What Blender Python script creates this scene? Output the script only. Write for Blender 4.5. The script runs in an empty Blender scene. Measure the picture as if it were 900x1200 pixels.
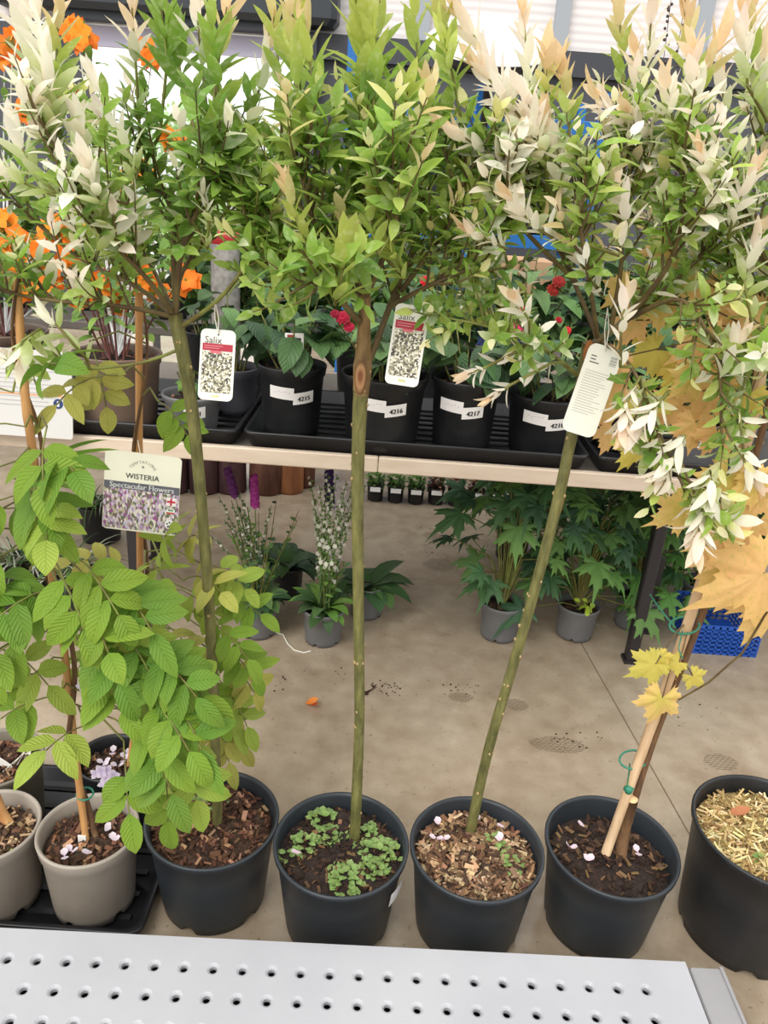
import bpy, math, random
from mathutils import Vector, Matrix
V = Vector
R = math.radians
scn = bpy.context.scene
col = scn.collection

# ------------------------------------------------------------------ camera, world, light, exposure
H, TILT, ROLL, F = 1.42, R(23.0), 0.072, 900.0
ct, st = math.cos(TILT), math.sin(TILT)
FWD = V((0, ct, -st)); R0 = V((1, 0, 0)); U0 = V((0, st, ct))
RGT = R0 * math.cos(ROLL) + U0 * math.sin(ROLL)
UPV = -R0 * math.sin(ROLL) + U0 * math.cos(ROLL)
EYE = V((0, 0, H))
cd = bpy.data.cameras.new('camera'); cam = bpy.data.objects.new('camera', cd); col.objects.link(cam)
m = Matrix((RGT, UPV, -FWD)).transposed().to_4x4(); m.translation = EYE
cam.matrix_world = m
cd.sensor_width = 36.0; cd.lens = F * 36.0 / 1200.0; cd.clip_start = 0.02; cd.clip_end = 200
scn.camera = cam

wd = bpy.data.worlds.new('sky'); scn.world = wd; wd.use_nodes = True
nt = wd.node_tree; nt.nodes.clear()
wo = nt.nodes.new('ShaderNodeOutputWorld'); bg = nt.nodes.new('ShaderNodeBackground')
tc = nt.nodes.new('ShaderNodeTexCoord'); sx = nt.nodes.new('ShaderNodeSeparateXYZ'); cr = nt.nodes.new('ShaderNodeValToRGB')
mp = nt.nodes.new('ShaderNodeMapRange'); mp.inputs[1].default_value = -1; mp.inputs[2].default_value = 1
nt.links.new(tc.outputs['Generated'], sx.inputs[0]); nt.links.new(sx.outputs['Z'], mp.inputs[0])
nt.links.new(mp.outputs[0], cr.inputs[0]); nt.links.new(cr.outputs[0], bg.inputs[0]); nt.links.new(bg.outputs[0], wo.inputs[0])
e = cr.color_ramp.elements
e[0].position = 0.45; e[0].color = (0.16, 0.15, 0.14, 1)
e[1].position = 0.53; e[1].color = (0.95, 0.95, 0.96, 1)
k = e.new(0.75); k.color = (1.0, 1.0, 0.99, 1)
k = e.new(1.0); k.color = (1.25, 1.25, 1.23, 1)
bg.inputs[1].default_value = 1.0

sd = bpy.data.lights.new('sun', 'SUN'); so = bpy.data.objects.new('sun', sd); col.objects.link(so)
sd.energy = 1.5; sd.angle = R(35); sd.color = (1.0, 0.97, 0.92)
so.rotation_euler = V((0.4, 0.75, -0.85)).to_track_quat('-Z', 'Y').to_euler(); so.location = (-2, -2, 5)

scn.view_settings.view_transform = 'Standard'; scn.view_settings.look = 'None'
scn.view_settings.gamma = 1; scn.view_settings.use_curve_mapping = False
scn.view_settings.exposure = 0.55

# ------------------------------------------------------------------ places: a photo point at a chosen depth or height
def ray(px, py):
    return FWD + RGT * ((px - 450) / F) + UPV * ((600 - py) / F)
def at(px, py, Y):
    d = ray(px, py); return EYE + d * (Y / d.y)
def atz(px, py, z):
    d = ray(px, py); return EYE + d * ((z - H) / d.z)
def ppm(p):                                  # pixels per metre at a place
    return F / (p - EYE).dot(FWD)

# ------------------------------------------------------------------ materials
def lin(c):
    return tuple((x / 12.92 if x <= 0.04045 else ((x + 0.055) / 1.055) ** 2.4) for x in (v / 255 for v in c))
def c4(c): return (*lin(c), 1)
MATS = {}
def mat(name, c1, rough=0.6, c2=None, scale=20, bump=0.0, bscale=None, metal=0, spec=0.5, stretch=None, detail=4, lo=0.35, hi=0.65):
    if name in MATS: return MATS[name]
    mt = bpy.data.materials.new(name); mt.use_nodes = True
    n = mt.node_tree.nodes; l = mt.node_tree.links; b = n['Principled BSDF']
    b.inputs['Base Color'].default_value = c4(c1); b.inputs['Roughness'].default_value = rough
    b.inputs['Metallic'].default_value = metal; b.inputs['Specular IOR Level'].default_value = spec
    src = None
    if c2 or bump:
        t = n.new('ShaderNodeTexCoord'); src = t.outputs['Object']
        if stretch:
            g = n.new('ShaderNodeMapping'); g.inputs['Scale'].default_value = stretch
            l.new(src, g.inputs[0]); src = g.outputs[0]
    if c2:
        z = n.new('ShaderNodeTexNoise'); z.inputs['Scale'].default_value = scale; z.inputs['Detail'].default_value = detail
        r = n.new('ShaderNodeValToRGB'); r.color_ramp.elements[0].color = c4(c1); r.color_ramp.elements[1].color = c4(c2)
        r.color_ramp.elements[0].position = lo; r.color_ramp.elements[1].position = hi
        l.new(src, z.inputs['Vector']); l.new(z.outputs[0], r.inputs[0]); l.new(r.outputs[0], b.inputs['Base Color'])
    if bump:
        z2 = n.new('ShaderNodeTexNoise'); z2.inputs['Scale'].default_value = bscale or scale; z2.inputs['Detail'].default_value = 5
        bp = n.new('ShaderNodeBump'); bp.inputs['Strength'].default_value = bump; bp.inputs['Distance'].default_value = 0.01
        l.new(src, z2.inputs['Vector']); l.new(z2.outputs[0], bp.inputs['Height']); l.new(bp.outputs[0], b.inputs['Normal'])
    MATS[name] = mt; return mt

def leafmat(name, rough=0.45, trans=0.3, veins=0, mottle=0.0, mcol=(250, 246, 220), spec=0.25):
    """colour from the leaf's own attribute; optional ribs and cream mottling"""
    if name in MATS: return MATS[name]
    mt = bpy.data.materials.new(name); mt.use_nodes = True
    n = mt.node_tree.nodes; l = mt.node_tree.links; b = n['Principled BSDF']; o = n['Material Output']
    a = n.new('ShaderNodeAttribute'); a.attribute_name = 'Col'
    c = a.outputs['Color']
    b.inputs['Roughness'].default_value = rough; b.inputs['Specular IOR Level'].default_value = spec
    def mth(op, x, y=None):
        k = n.new('ShaderNodeMath'); k.operation = op
        for i, v in enumerate((x, y)):
            if v is None: continue
            if isinstance(v, (int, float)): k.inputs[i].default_value = v
            else: l.new(v, k.inputs[i])
        return k.outputs[0]
    if mottle:
        t = n.new('ShaderNodeTexCoord'); z = n.new('ShaderNodeTexNoise'); z.inputs['Scale'].default_value = 110; z.inputs['Detail'].default_value = 2
        l.new(t.outputs['Object'], z.inputs['Vector'])
        r = n.new('ShaderNodeValToRGB'); r.color_ramp.elements[0].position = 0.5; r.color_ramp.elements[1].position = 0.68
        l.new(z.outputs[0], r.inputs[0])
        mx = n.new('ShaderNodeMix'); mx.data_type = 'RGBA'
        l.new(mth('MULTIPLY', r.outputs[0], mottle), mx.inputs[0]); l.new(c, mx.inputs[6]); mx.inputs[7].default_value = c4(mcol)
        c = mx.outputs[2]
    if veins:
        u = n.new('ShaderNodeUVMap'); s = n.new('ShaderNodeSeparateXYZ'); l.new(u.outputs[0], s.inputs[0])
        au = mth('ABSOLUTE', mth('SUBTRACT', s.outputs[0], 0.5))
        w = mth('FRACT', mth('SUBTRACT', mth('MULTIPLY', s.outputs[1], veins), mth('MULTIPLY', au, 5.0)))
        tri = mth('ABSOLUTE', mth('SUBTRACT', w, 0.5))             # 0.5 at a rib
        rib = mth('MAXIMUM', mth('GREATER_THAN', tri, 0.43), mth('LESS_THAN', au, 0.03))
        mx = n.new('ShaderNodeMix'); mx.data_type = 'RGBA'; mx.blend_type = 'MULTIPLY'
        l.new(mth('MULTIPLY', rib, 0.55), mx.inputs[0]); l.new(c, mx.inputs[6]); mx.inputs[7].default_value = (0.62, 0.72, 0.45, 1)
        c = mx.outputs[2]
        bp = n.new('ShaderNodeBump'); bp.inputs['Strength'].default_value = 0.5; bp.inputs['Distance'].default_value = 0.004
        l.new(tri, bp.inputs['Height']); bp.invert = True; l.new(bp.outputs[0], b.inputs['Normal'])
    l.new(c, b.inputs['Base Color'])
    if trans:
        tr = n.new('ShaderNodeBsdfTranslucent'); l.new(c, tr.inputs[0])
        ms = n.new('ShaderNodeMixShader'); ms.inputs[0].default_value = trans
        l.new(b.outputs[0], ms.inputs[1]); l.new(tr.outputs[0], ms.inputs[2]); l.new(ms.outputs[0], o.inputs[0])
    MATS[name] = mt; return mt

M_LEAF = leafmat('willow_leaf', 0.5, 0.45, 0, 0.22)
M_PLAIN = leafmat('plain_leaf', 0.5, 0.25)
M_GLOSS = leafmat('dark_leaf', 0.38, 0.12, 7)
M_WIST = leafmat('ribbed_leaf', 0.5, 0.3, 9)
M_ACER = leafmat('maple_leaf', 0.6, 0.3, 0, .4, (184, 172, 84))
M_PETAL = leafmat('petal', 0.6, 0.3)
M_ATTR = leafmat('painted_matter', 0.85, 0.0, spec=0.2)
M_PAPER = leafmat('printed_card', 0.4, 0.0, spec=0.4)
M_BARK = mat('green_bark', (76, 76, 36), 0.6, (122, 118, 66), 70, 0.5, 140, stretch=(1, 1, 0.3), lo=.3, hi=.7); M_NODE = mat('bud_scar', (164, 140, 98), .7)
M_TWIG = mat('twig', (112, 98, 56), 0.6, (86, 66, 40), 30, 0.2, 150)
M_GREENTWIG = mat('green_twig', (124, 134, 60), 0.6, (104, 92, 48), 30)
M_BROWN = mat('old_bark', (116, 84, 52), 0.75, (88, 62, 40), 60, 0.5, 140, stretch=(1, 1, 0.3))
M_GRAFT = mat('graft_bark', (150, 120, 76), 0.75, (104, 80, 48), 50, 0.6, 120, stretch=(1, 1, 0.4))
M_CANE = mat('bamboo', (204, 154, 98), 0.5, (176, 124, 72), 18, 0.15, 90, stretch=(3, 3, 0.4))
M_PALECANE = mat('pale_cane', (206, 176, 140), 0.55, (180, 146, 108), 22, 0.2, 90, stretch=(3, 3, 0.3))
M_BLACKPOT = mat('charcoal_plastic', (38, 43, 48), 0.42, (46, 51, 56), 6, 0.05, 60)
M_DARKPOT = mat('black_plastic', (22, 23, 25), 0.45, (32, 33, 36), 14, 0.06, 60)
M_TAUPE = mat('taupe_plastic', (160, 150, 138), 0.5, (146, 136, 124), 7, 0.04, 40)
M_GREYPOT = mat('grey_plastic', (118, 118, 118), 0.5, (104, 104, 106), 8, 0.04, 40)
M_BROWNPOT = mat('brown_plastic', (118, 98, 84), 0.5, (104, 86, 74), 8, 0.04, 40)
M_TRAY = mat('tray_plastic', (26, 26, 29), 0.35, (36, 36, 39), 12)
M_SOIL = mat('soil', (56, 40, 30), 0.95, (88, 64, 48), 120, 1.0, 160)
M_SOILD = mat('dark_soil', (38, 28, 24), 0.95, (62, 46, 38), 120, 1.0, 160)
M_SOILT = mat('tan_soil', (92, 70, 54), 0.95, (62, 46, 36), 120, 1.0, 160)
M_STRAW = mat('straw', (176, 152, 98), 0.9, (132, 108, 66), 90, 1.0, 160)
M_WHITE = mat('white_label', (236, 232, 228), 0.5)
M_INK = mat('ink', (22, 22, 22), 0.6)
M_GREYINK = mat('grey_ink', (120, 118, 114), 0.6)
M_TIE = mat('green_tie', (44, 122, 96), 0.5)
M_STRING = mat('string', (226, 222, 208), 0.7)

# ------------------------------------------------------------------ mesh builder
class MB:
    def __init__(s): s.v = []; s.f = []; s.c = []; s.uv = []; s.mi = []; s.cur = 0; s.col = (1, 1, 1); s.sm = []; s.soft = True
    def pt(s, p, c=None, uv=(0.5, 0.5)):
        s.v.append(tuple(p)); s.c.append(c or s.col); s.uv.append(uv); return len(s.v) - 1
    def face(s, *i): s.f.append(tuple(i)); s.mi.append(s.cur); s.sm.append(s.soft)
    def quad(s, a, b, c, d, cl=None):
        i = [s.pt(p, cl, u) for p, u in zip((a, b, c, d), ((0, 0), (1, 0), (1, 1), (0, 1)))]; s.face(*i)
    def box(s, *a, **k):
        s.soft = False; s.box_(*a, **k); s.soft = True
    def box_(s, c, sz, rz=0, M=None, cl=None, bev=0.0):
        c = V(c); hx, hy, hz = sz[0] / 2, sz[1] / 2, sz[2] / 2
        rot = M or Matrix.Rotation(rz, 3, 'Z')
        b = min(bev, hx * .9, hy * .9, hz * .9)
        if b <= 0:
            i = [s.pt(c + rot @ V((x * hx, y * hy, z * hz)), cl) for z in (-1, 1) for y in (-1, 1) for x in (-1, 1)]
            for q in ((0, 2, 3, 1), (4, 5, 7, 6), (0, 1, 5, 4), (2, 6, 7, 3), (0, 4, 6, 2), (1, 3, 7, 5)): s.face(*[i[k] for k in q])
            return
        # bevelled: chamfered outline swept through four levels
        def ring(z, ins):
            x1, y1 = hx - ins, hy - ins; k = b
            return [s.pt(c + rot @ V((x, y, z)), cl) for x, y in ((-x1 + k, -y1), (x1 - k, -y1), (x1, -y1 + k), (x1, y1 - k), (x1 - k, y1), (-x1 + k, y1), (-x1, y1 - k), (-x1, -y1 + k))]
        rs = [ring(-hz, b * .8), ring(-hz + b, 0), ring(hz - b, 0), ring(hz, b * .8)]
        for a, d in zip(rs, rs[1:]):
            for j in range(8): s.face(a[j], a[(j + 1) % 8], d[(j + 1) % 8], d[j])
        s.face(*rs[0][::-1]); s.face(*rs[-1])
    def tube(s, pts, rad, seg=6, cl=None, cap=True, jit=0):
        pts = [V(p) for p in pts]; n = len(pts)
        if isinstance(rad, (int, float)): rad = [rad] * n
        ref = V((0, 0, 1)) if abs((pts[-1] - pts[0]).normalized().z) < 0.9 else V((1, 0, 0))
        rings = []
        for i, p in enumerate(pts):
            t = (pts[min(i + 1, n - 1)] - pts[max(i - 1, 0)])
            t = t.normalized() if t.length > 1e-9 else V((0, 0, 1))
            a = t.cross(ref); a = a.normalized() if a.length > 1e-6 else t.orthogonal().normalized()
            b = t.cross(a); ref = b.cross(t) if False else ref
            rings.append([s.pt(p + (a * math.cos(6.2832 * j / seg) + b * math.sin(6.2832 * j / seg)) * rad[i] * (1 + random.uniform(-jit, jit)), cl, (j / seg, i / max(1, n - 1))) for j in range(seg)])
        for q, r in zip(rings, rings[1:]):
            for j in range(seg): s.face(q[j], q[(j + 1) % seg], r[(j + 1) % seg], r[j])
        if cap: s.face(*rings[0]); s.face(*rings[-1][::-1])
    def lathe(s, prof, seg=48, c=(0, 0, 0), cl=None, capbot=False, captop=False, zmod=None):
        c = V(c); rs = []
        for pi, (r, z) in enumerate(prof):
            rs.append([s.pt(c + V((r * math.cos(6.28318 * j / seg), r * math.sin(6.28318 * j / seg), z + (zmod(pi, j / seg) if zmod else 0))), cl, (j / seg, z)) for j in range(seg)])
        for a, b in zip(rs, rs[1:]):
            for j in range(seg): s.face(a[j], a[(j + 1) % seg], b[(j + 1) % seg], b[j])
        if capbot: s.face(*rs[0][::-1])
        if captop: s.face(*rs[-1])
    def leaf(s, p, d, nrm, L, W, c0, c1=None, curl=0.2, fold=0.25, shape=0.45, tooth=0.0, seg=4):
        """pointed oval leaf with a fold along its midrib and a backward curl"""
        d = d.normalized(); side = d.cross(nrm)
        side = side.normalized() if side.length > 1e-5 else d.orthogonal().normalized()
        nr = side.cross(d).normalized(); c1 = c1 or c0
        mid, lf, rt = [], [], []
        q = V(p); ang = 0
        for i in range(seg + 1):
            t = i / seg
            w = W / 2 * (math.sin(math.pi * t ** (0.8 if shape < .5 else 1.0)) ** 0.7) if 0 < i < seg else 0
            cc = tuple(a + (b - a) * t for a, b in zip(c0, c1))
            mid.append(s.pt(q, cc, (0.5, t)))
            if w:
                w *= 1 + random.uniform(-tooth, tooth)
                up = nr * (w * fold)
                lf.append(s.pt(q + side * w + up, cc, (0.0, t))); rt.append(s.pt(q - side * w + up, cc, (1.0, t)))
            a2 = ang; dd = d * math.cos(a2) - nr * math.sin(a2)
            q = q + dd * (L / seg); ang += curl / seg * 2
        s.face(mid[0], mid[1], lf[0]); s.face(mid[0], rt[0], mid[1])
        for i in range(1, seg - 1):
            s.face(mid[i], mid[i + 1], lf[i], lf[i - 1]); s.face(mid[i], rt[i - 1], rt[i], mid[i + 1])
        s.face(mid[seg - 1], mid[seg], lf[-1]); s.face(mid[seg - 1], rt[-1], mid[seg])
    def palm(s, p, d, nrm, size, c0, c1, lobes=5, cut=0.45, droop=0.3, teeth=0.09, spread=110):
        """lobed hand-shaped leaf, stalk end at p, tip towards d"""
        d = d.normalized(); side = d.cross(nrm).normalized(); nr = side.cross(d).normalized()
        N = lobes * 12
        angs = [(-spread + 2 * spread * k / (lobes - 1)) for k in range(lobes)]
        full = spread + 38
        ci = s.pt(V(p), c0, (0.5, 0.0)); inner, outer = [], []
        for j in range(N + 1):
            th = -full + 2 * full * j / N
            r = 0
            for k, a in enumerate(angs):
                rl = 1.0 - 0.42 * (abs(a) / spread) ** 1.3
                wd = spread / (lobes - 1)
                x = abs(th - a) / wd
                r = max(r, rl * (1 - (1 - (1 - cut)) * min(1.3, x) ** 0.85))
            r = max(r, 0.14) * (1 + (teeth if j % 3 == 0 else -teeth * .6) * random.uniform(.5, 1.3))
            for ring, fr in ((inner, 0.5), (outer, 1.0)):
                rr = r * fr * size; ca, sa = math.cos(R(th)), math.sin(R(th))
                ripple = 0.05 * size * fr * math.cos(R(th) * 360 / (2 * spread / (lobes - 1)))
                z = -droop * (rr * rr) / size + ripple
                cc = tuple(a + (b - a) * fr for a, b in zip(c0, c1))
                ring.append(s.pt(V(p) + d * (rr * ca) + side * (rr * sa) + nr * z, cc, (0.5 + 0.5 * sa * r * fr, r * fr)))
        for j in range(N):
            s.face(ci, inner[j], inner[j + 1]); s.face(inner[j], outer[j], outer[j + 1], inner[j + 1])
    def flower(s, p, up, size, petals, cl, cl2=None, cup=0.5, rows=1, heart=None):
        up = up.normalized(); a = up.orthogonal().normalized(); b = up.cross(a)
        for rw in range(rows):
            cp = cup + rw * (0.9 / max(1, rows)); sz = size * (1 - 0.5 * rw / max(1, rows))
            off = random.uniform(0, 6.28)
            for k in range(petals):
                t = off + 6.28318 * k / petals
                out = a * math.cos(t) + b * math.sin(t)
                d = out * math.cos(cp) + up * math.sin(cp)
                s.leaf(V(p) + up * (0.02 * size), d, up, sz / 2, sz / 2 * 0.8, cl2 or cl, cl, 0.35, 0.15, 0.8, seg=3)
        if heart: s.blob(p + up * size * .06, size * .09, heart)
    def blob(s, p, r, cl=None, lump=0.15, squash=1.0, n=6):
        p = V(p); rows = []
        for i in range(1, n):
            ph = math.pi * i / n
            rows.append([s.pt(p + V((math.sin(ph) * math.cos(6.28318 * j / (n + 2)), math.sin(ph) * math.sin(6.28318 * j / (n + 2)), math.cos(ph) * squash)) * r * (1 + random.uniform(-lump, lump)), cl) for j in range(n + 2)])
        t = s.pt(p + V((0, 0, r * squash)), cl); b = s.pt(p - V((0, 0, r * squash)), cl); k = n + 2
        for j in range(k):
            s.face(t, rows[0][j], rows[0][(j + 1) % k]); s.face(b, rows[-1][(j + 1) % k], rows[-1][j])
        for q, w in zip(rows, rows[1:]):
            for j in range(k): s.face(q[j], w[j], w[(j + 1) % k], q[(j + 1) % k])
    def build(s, name, mats, parent=None, smooth=True):
        me = bpy.data.meshes.new(name)
        o = V((0, 0, 0))
        q = parent
        while q is not None: o += q.location; q = q.parent
        me.from_pydata([tuple(V(p) - o) for p in s.v], [], s.f)
        for mt in (mats if isinstance(mats, (list, tuple)) else [mats]): me.materials.append(mt)
        if s.f:
            me.polygons.foreach_set('material_index', s.mi)
            me.polygons.foreach_set('use_smooth', [smooth and q_ for q_ in s.sm])
        at_ = me.color_attributes.new('Col', 'FLOAT_COLOR', 'POINT')
        at_.data.foreach_set('color', [x for c in s.c for x in (*c, 1)])
        uv = me.uv_layers.new(name='UVMap')
        uv.data.foreach_set('uv', [x for l in me.loops for x in s.uv[l.vertex_index]])
        me.update()
        ob = bpy.data.objects.new(name, me); col.objects.link(ob)
        if parent is not None: ob.parent = parent
        return ob

def tag(o, label=None, cat=None, group=None, kind=None):
    if label: o['label'] = label
    if cat: o['category'] = cat
    if group: o['group'] = group
    if kind: o['kind'] = kind
    return o
def empty(name, loc, label, cat, group=None):
    o = bpy.data.objects.new(name, None); o.empty_display_size = 0.05; col.objects.link(o); o.location = loc
    return tag(o, label, cat, group)
def dup(root, loc, label=None):
    r = root.copy(); col.objects.link(r); r.location = loc
    if label: r['label'] = label
    for ch in list(root.children):
        c = ch.copy(); col.objects.link(c); c.parent = r
        for g in list(ch.children):
            d = g.copy(); col.objects.link(d); d.parent = c
    return r
def jc(c, a=0.12):                               # small natural variation of a linear colour
    k = 1 + random.uniform(-a, a); return tuple(min(1, x * k * (1 + random.uniform(-a, a) * .4)) for x in c)
def mixc(a, b, t): return tuple(x + (y - x) * t for x, y in zip(a, b))
def rv(s=1.0): return V((random.gauss(0, s), random.gauss(0, s), random.gauss(0, s)))

def text_geo(s, size, align='CENTER'):
    cu = bpy.data.curves.new('lettering', 'FONT'); cu.body = s; cu.size = size; cu.align_x = align; cu.align_y = 'CENTER'; cu.resolution_u = 2
    ob = bpy.data.objects.new('lettering', cu); col.objects.link(ob)
    dg = bpy.context.evaluated_depsgraph_get(); dg.update()
    me = bpy.data.meshes.new_from_object(ob.evaluated_get(dg))
    vs = [v.co.copy() for v in me.vertices]; fs = [tuple(p.vertices) for p in me.polygons]
    bpy.data.objects.remove(ob); bpy.data.curves.remove(cu); bpy.data.meshes.remove(me)
    return vs, fs
def put_text(mb, s, size, fn, cl=(0.01, 0.01, 0.01), align='CENTER', bold=0.0):
    vs, fs = text_geo(s, size, align)
    for dx in ((0,) if not bold else (-bold, 0, bold)):
        b = len(mb.v)
        for v in vs: mb.pt(fn(v.x + dx, v.y), cl)
        for f in fs: mb.face(*[b + i for i in f])

# ------------------------------------------------------------------ the setting
fl = bpy.data.materials.new('concrete'); fl.use_nodes = True
n = fl.node_tree.nodes; l = fl.node_tree.links; b = n['Principled BSDF']
t = n.new('ShaderNodeTexCoord')
def noise(sc, det=5, src=None):
    z = n.new('ShaderNodeTexNoise'); z.inputs['Scale'].default_value = sc; z.inputs['Detail'].default_value = det
    l.new(src or t.outputs['Object'], z.inputs['Vector']); return z.outputs[0]
def ramp(src, *st_):
    r = n.new('ShaderNodeValToRGB'); r.color_ramp.elements[0].position = st_[0][0]; r.color_ramp.elements[0].color = st_[0][1]
    r.color_ramp.elements[1].position = st_[-1][0]; r.color_ramp.elements[1].color = st_[-1][1]
    for p_, c_ in st_[1:-1]: r.color_ramp.elements.new(p_).color = c_
    l.new(src, r.inputs[0]); return r.outputs[0]
def mixn(fac, a, c, mode='MIX'):
    x = n.new('ShaderNodeMix'); x.data_type = 'RGBA'; x.blend_type = mode
    for i, q in ((0, fac), (6, a), (7, c)):
        if isinstance(q, (int, float, tuple)): x.inputs[i].default_value = q
        else: l.new(q, x.inputs[i])
    return x.outputs[2]
def mth(op, x, y=0.0):
    k = n.new('ShaderNodeMath'); k.operation = op
    for i, v in enumerate((x, y)):
        if isinstance(v, (int, float)): k.inputs[i].default_value = v
        else: l.new(v, k.inputs[i])
    return k.outputs[0]
base = ramp(noise(1.6), (0.3, c4((146, 129, 108))), (0.5, c4((168, 150, 127))), (0.72, c4((186, 172, 152))))
base = mixn(0.35, base, ramp(noise(14, 8), (0.3, c4((126, 108, 88))), (0.7, c4((194, 180, 160)))))
specks = ramp(noise(75, 3), (0.64, (0, 0, 0, 1)), (0.72, (1, 1, 1, 1)))
base = mixn(mth('MULTIPLY', specks, 0.5), base, c4((96, 78, 60)))
# footprints trodden on with damp soil, and one saw-cut joint
s3 = n.new('ShaderNodeSeparateXYZ'); l.new(t.outputs['Object'], s3.inputs[0])
prints = None
for px, py, rx, ry in ((845, 893, .05, .035), (655, 873, .09, .035), (605, 826, .04, .03), (515, 662, .07, .06), (508, 628, .05, .04), (540, 817, .04, .025)):
    q = atz(px, py, 0)
    dx = mth('DIVIDE', mth('SUBTRACT', s3.outputs[0], q.x), rx); dy = mth('DIVIDE', mth('SUBTRACT', s3.outputs[1], q.y), ry)
    rr = mth('ADD', mth('MULTIPLY', dx, dx), mth('MULTIPLY', dy, dy))
    k = mth('LESS_THAN', mth('ADD', rr, mth('MULTIPLY', mth('SUBTRACT', noise(40, 2), 0.5), 1.2)), 0.9)
    prints = k if prints is None else mth('MAXIMUM', prints, k)
w = n.new('ShaderNodeTexBrick'); w.inputs['Scale'].default_value = 32; w.inputs['Mortar Size'].default_value = 0.07
w.inputs['Color1'].default_value = (0, 0, 0, 1); w.inputs['Color2'].default_value = (0, 0, 0, 1); w.inputs['Mortar'].default_value = (1, 1, 1, 1)
l.new(t.outputs['Object'], w.inputs['Vector'])
base = mixn(mth('MULTIPLY', mth('MULTIPLY', prints, w.outputs[0]), 0.5), base, c4((84, 68, 52)))
j0, j1 = atz(757, 888, 0), atz(812, 985, 0)
dj = (j1 - j0).normalized(); nj = V((-dj.y, dj.x, 0))
dist = mth('ABSOLUTE', mth('SUBTRACT', mth('ADD', mth('MULTIPLY', s3.outputs[0], nj.x), mth('MULTIPLY', s3.outputs[1], nj.y)), nj.dot(j0)))
base = mixn(mth('MULTIPLY', mth('LESS_THAN', dist, 0.0022), 0.7), base, c4((86, 66, 48)))
l.new(base, b.inputs['Base Color'])
l.new(ramp(noise(2.3), (0.42, (0.14, 0.14, 0.14, 1)), (0.62, (0.42, 0.42, 0.42, 1))), b.inputs['Roughness'])
bp = n.new('ShaderNodeBump'); bp.inputs['Strength'].default_value = 0.12; bp.inputs['Distance'].default_value = 0.005
l.new(noise(60, 6), bp.inputs['Height']); l.new(bp.outputs[0], b.inputs['Normal'])
g = MB(); g.box((0, 3.3, -0.05), (16, 9.8, 0.1)); g.build('floor', fl); tag(bpy.data.objects['floor'], kind='structure')

BY = 8.0
oL, oR = at(98, 60, BY).x, at(345, 60, BY).x
zTop = at(225, 28, BY).z; zBand = at(640, 70, BY).z
M_DARKWALL = mat('dark_grey_panel', (76, 78, 84), 0.6, (70, 72, 78), 3)
wm = bpy.data.materials.new('ribbed_white_panel'); wm.use_nodes = True
n = wm.node_tree.nodes; l = wm.node_tree.links; b = n['Principled BSDF']; b.inputs['Base Color'].default_value = c4((226, 219, 217)); b.inputs['Roughness'].default_value = 0.5
t = n.new('ShaderNodeTexCoord'); wv = n.new('ShaderNodeTexWave'); wv.bands_direction = 'Z'; wv.inputs['Scale'].default_value = 5.0
bp = n.new('ShaderNodeBump'); bp.inputs['Distance'].default_value = 0.012; bp.inputs['Strength'].default_value = 0.2
l.new(t.outputs['Object'], wv.inputs[0]); l.new(wv.outputs[1], bp.inputs['Height']); l.new(bp.outputs[0], b.inputs['Normal'])
g = MB()
g.box(((oL - 8) / 2, BY + .1, zBand / 2), (8 + oL, .2, zBand)); g.box(((oR + 8) / 2, BY + .1, zBand / 2), (8 - oR, .2, zBand))
g.cur = 1; g.box((0, BY + .1, (zBand + 5.5) / 2 + .02), (16, .2, 5.5 - zBand - .04))
tag(g.build('wall_back', [M_DARKWALL, wm]), kind='structure')
g = MB(); g.box(((oR + 8) / 2, BY - .03, zBand - .03), (8 - oR, .1, .2)); tag(g.build('trim_1', mat('dark_trim', (58, 60, 66), .5)), kind='structure')
for i, px in enumerate((495, 657, 822)):
    g = MB(); p = at(px, 30, BY); g.box((p.x, BY - .02, 4.05), (.13, .1, 2.9)); tag(g.build('trim_%d' % (i + 2), mat('grey_post', (158, 164, 170), .5)), kind='structure')
# roller door opening on the left: head box, side post, lilac-white lintel strip
g = MB(); g.box(((oL + oR) / 2 - .15, BY - .12, zTop + .27), (oR - oL + 1.1, .35, .5), bev=.05); g.box(((oL + oR) / 2, BY - .1, zTop + .0), (oR - oL + .2, .2, .08))
g.box((oR + .12, BY - .06, 1.3), (.2, .2, 2.6))
tag(g.build('door_1', mat('roller_box', (44, 50, 56), .45)), kind='structure')
g = MB(); g.box(((oL + oR) / 2, BY + .05, zTop - .14), (oR - oL, .08, .16)); tag(g.build('trim_5', mat('lintel', (208, 204, 226), .5)), kind='structure')
g = MB(); g.box((-2, 14.2, -.06), (14, 12, .1)); tag(g.build('ground', mat('pale_paving', (214, 212, 206), .8, (200, 198, 190), 2)), kind='structure')

# ------------------------------------------------------------------ metal display shelf in the foreground
SZ = 0.15
sl, sr = atz(0, 1087, SZ), atz(803, 1127, SZ)
ux = (sr - sl).normalized(); uy = V((ux.y, -ux.x, 0))            # uy points towards the viewer
M_STEEL = mat('white_painted_steel', (172, 172, 176), 0.38, (165, 165, 170), 5, 0.04, 70, spec=0.5)
M_HOLE = mat('hole_shade_paint', (60, 60, 62), 0.5)  # dark colour stands in for the shade inside the shelf
org = sl - ux * 0.28
total = (sr - org).length
shelf = empty('display_shelf', (org + ux * total / 2 + uy * .2).xy.to_3d(), 'long white perforated metal display shelf in the foreground', 'shelf')
def shp(a, b_, z=0.0): return org + ux * a + uy * b_ + V((0, 0, z))
g = MB()
p0 = atz(43, 1125, SZ) - org; a0, b0 = p0.dot(ux), p0.dot(uy)
p1 = atz(75, 1127, SZ) - org; CX = (p1.dot(ux) - a0)
p1 = atz(756, 1118 + 40 - 7.0, SZ) - org
CX = 0.0507
p2 = atz(63, 1161, SZ) - org; CY = p2.dot(uy) - b0; SH = (p2.dot(ux) - a0)
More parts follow.
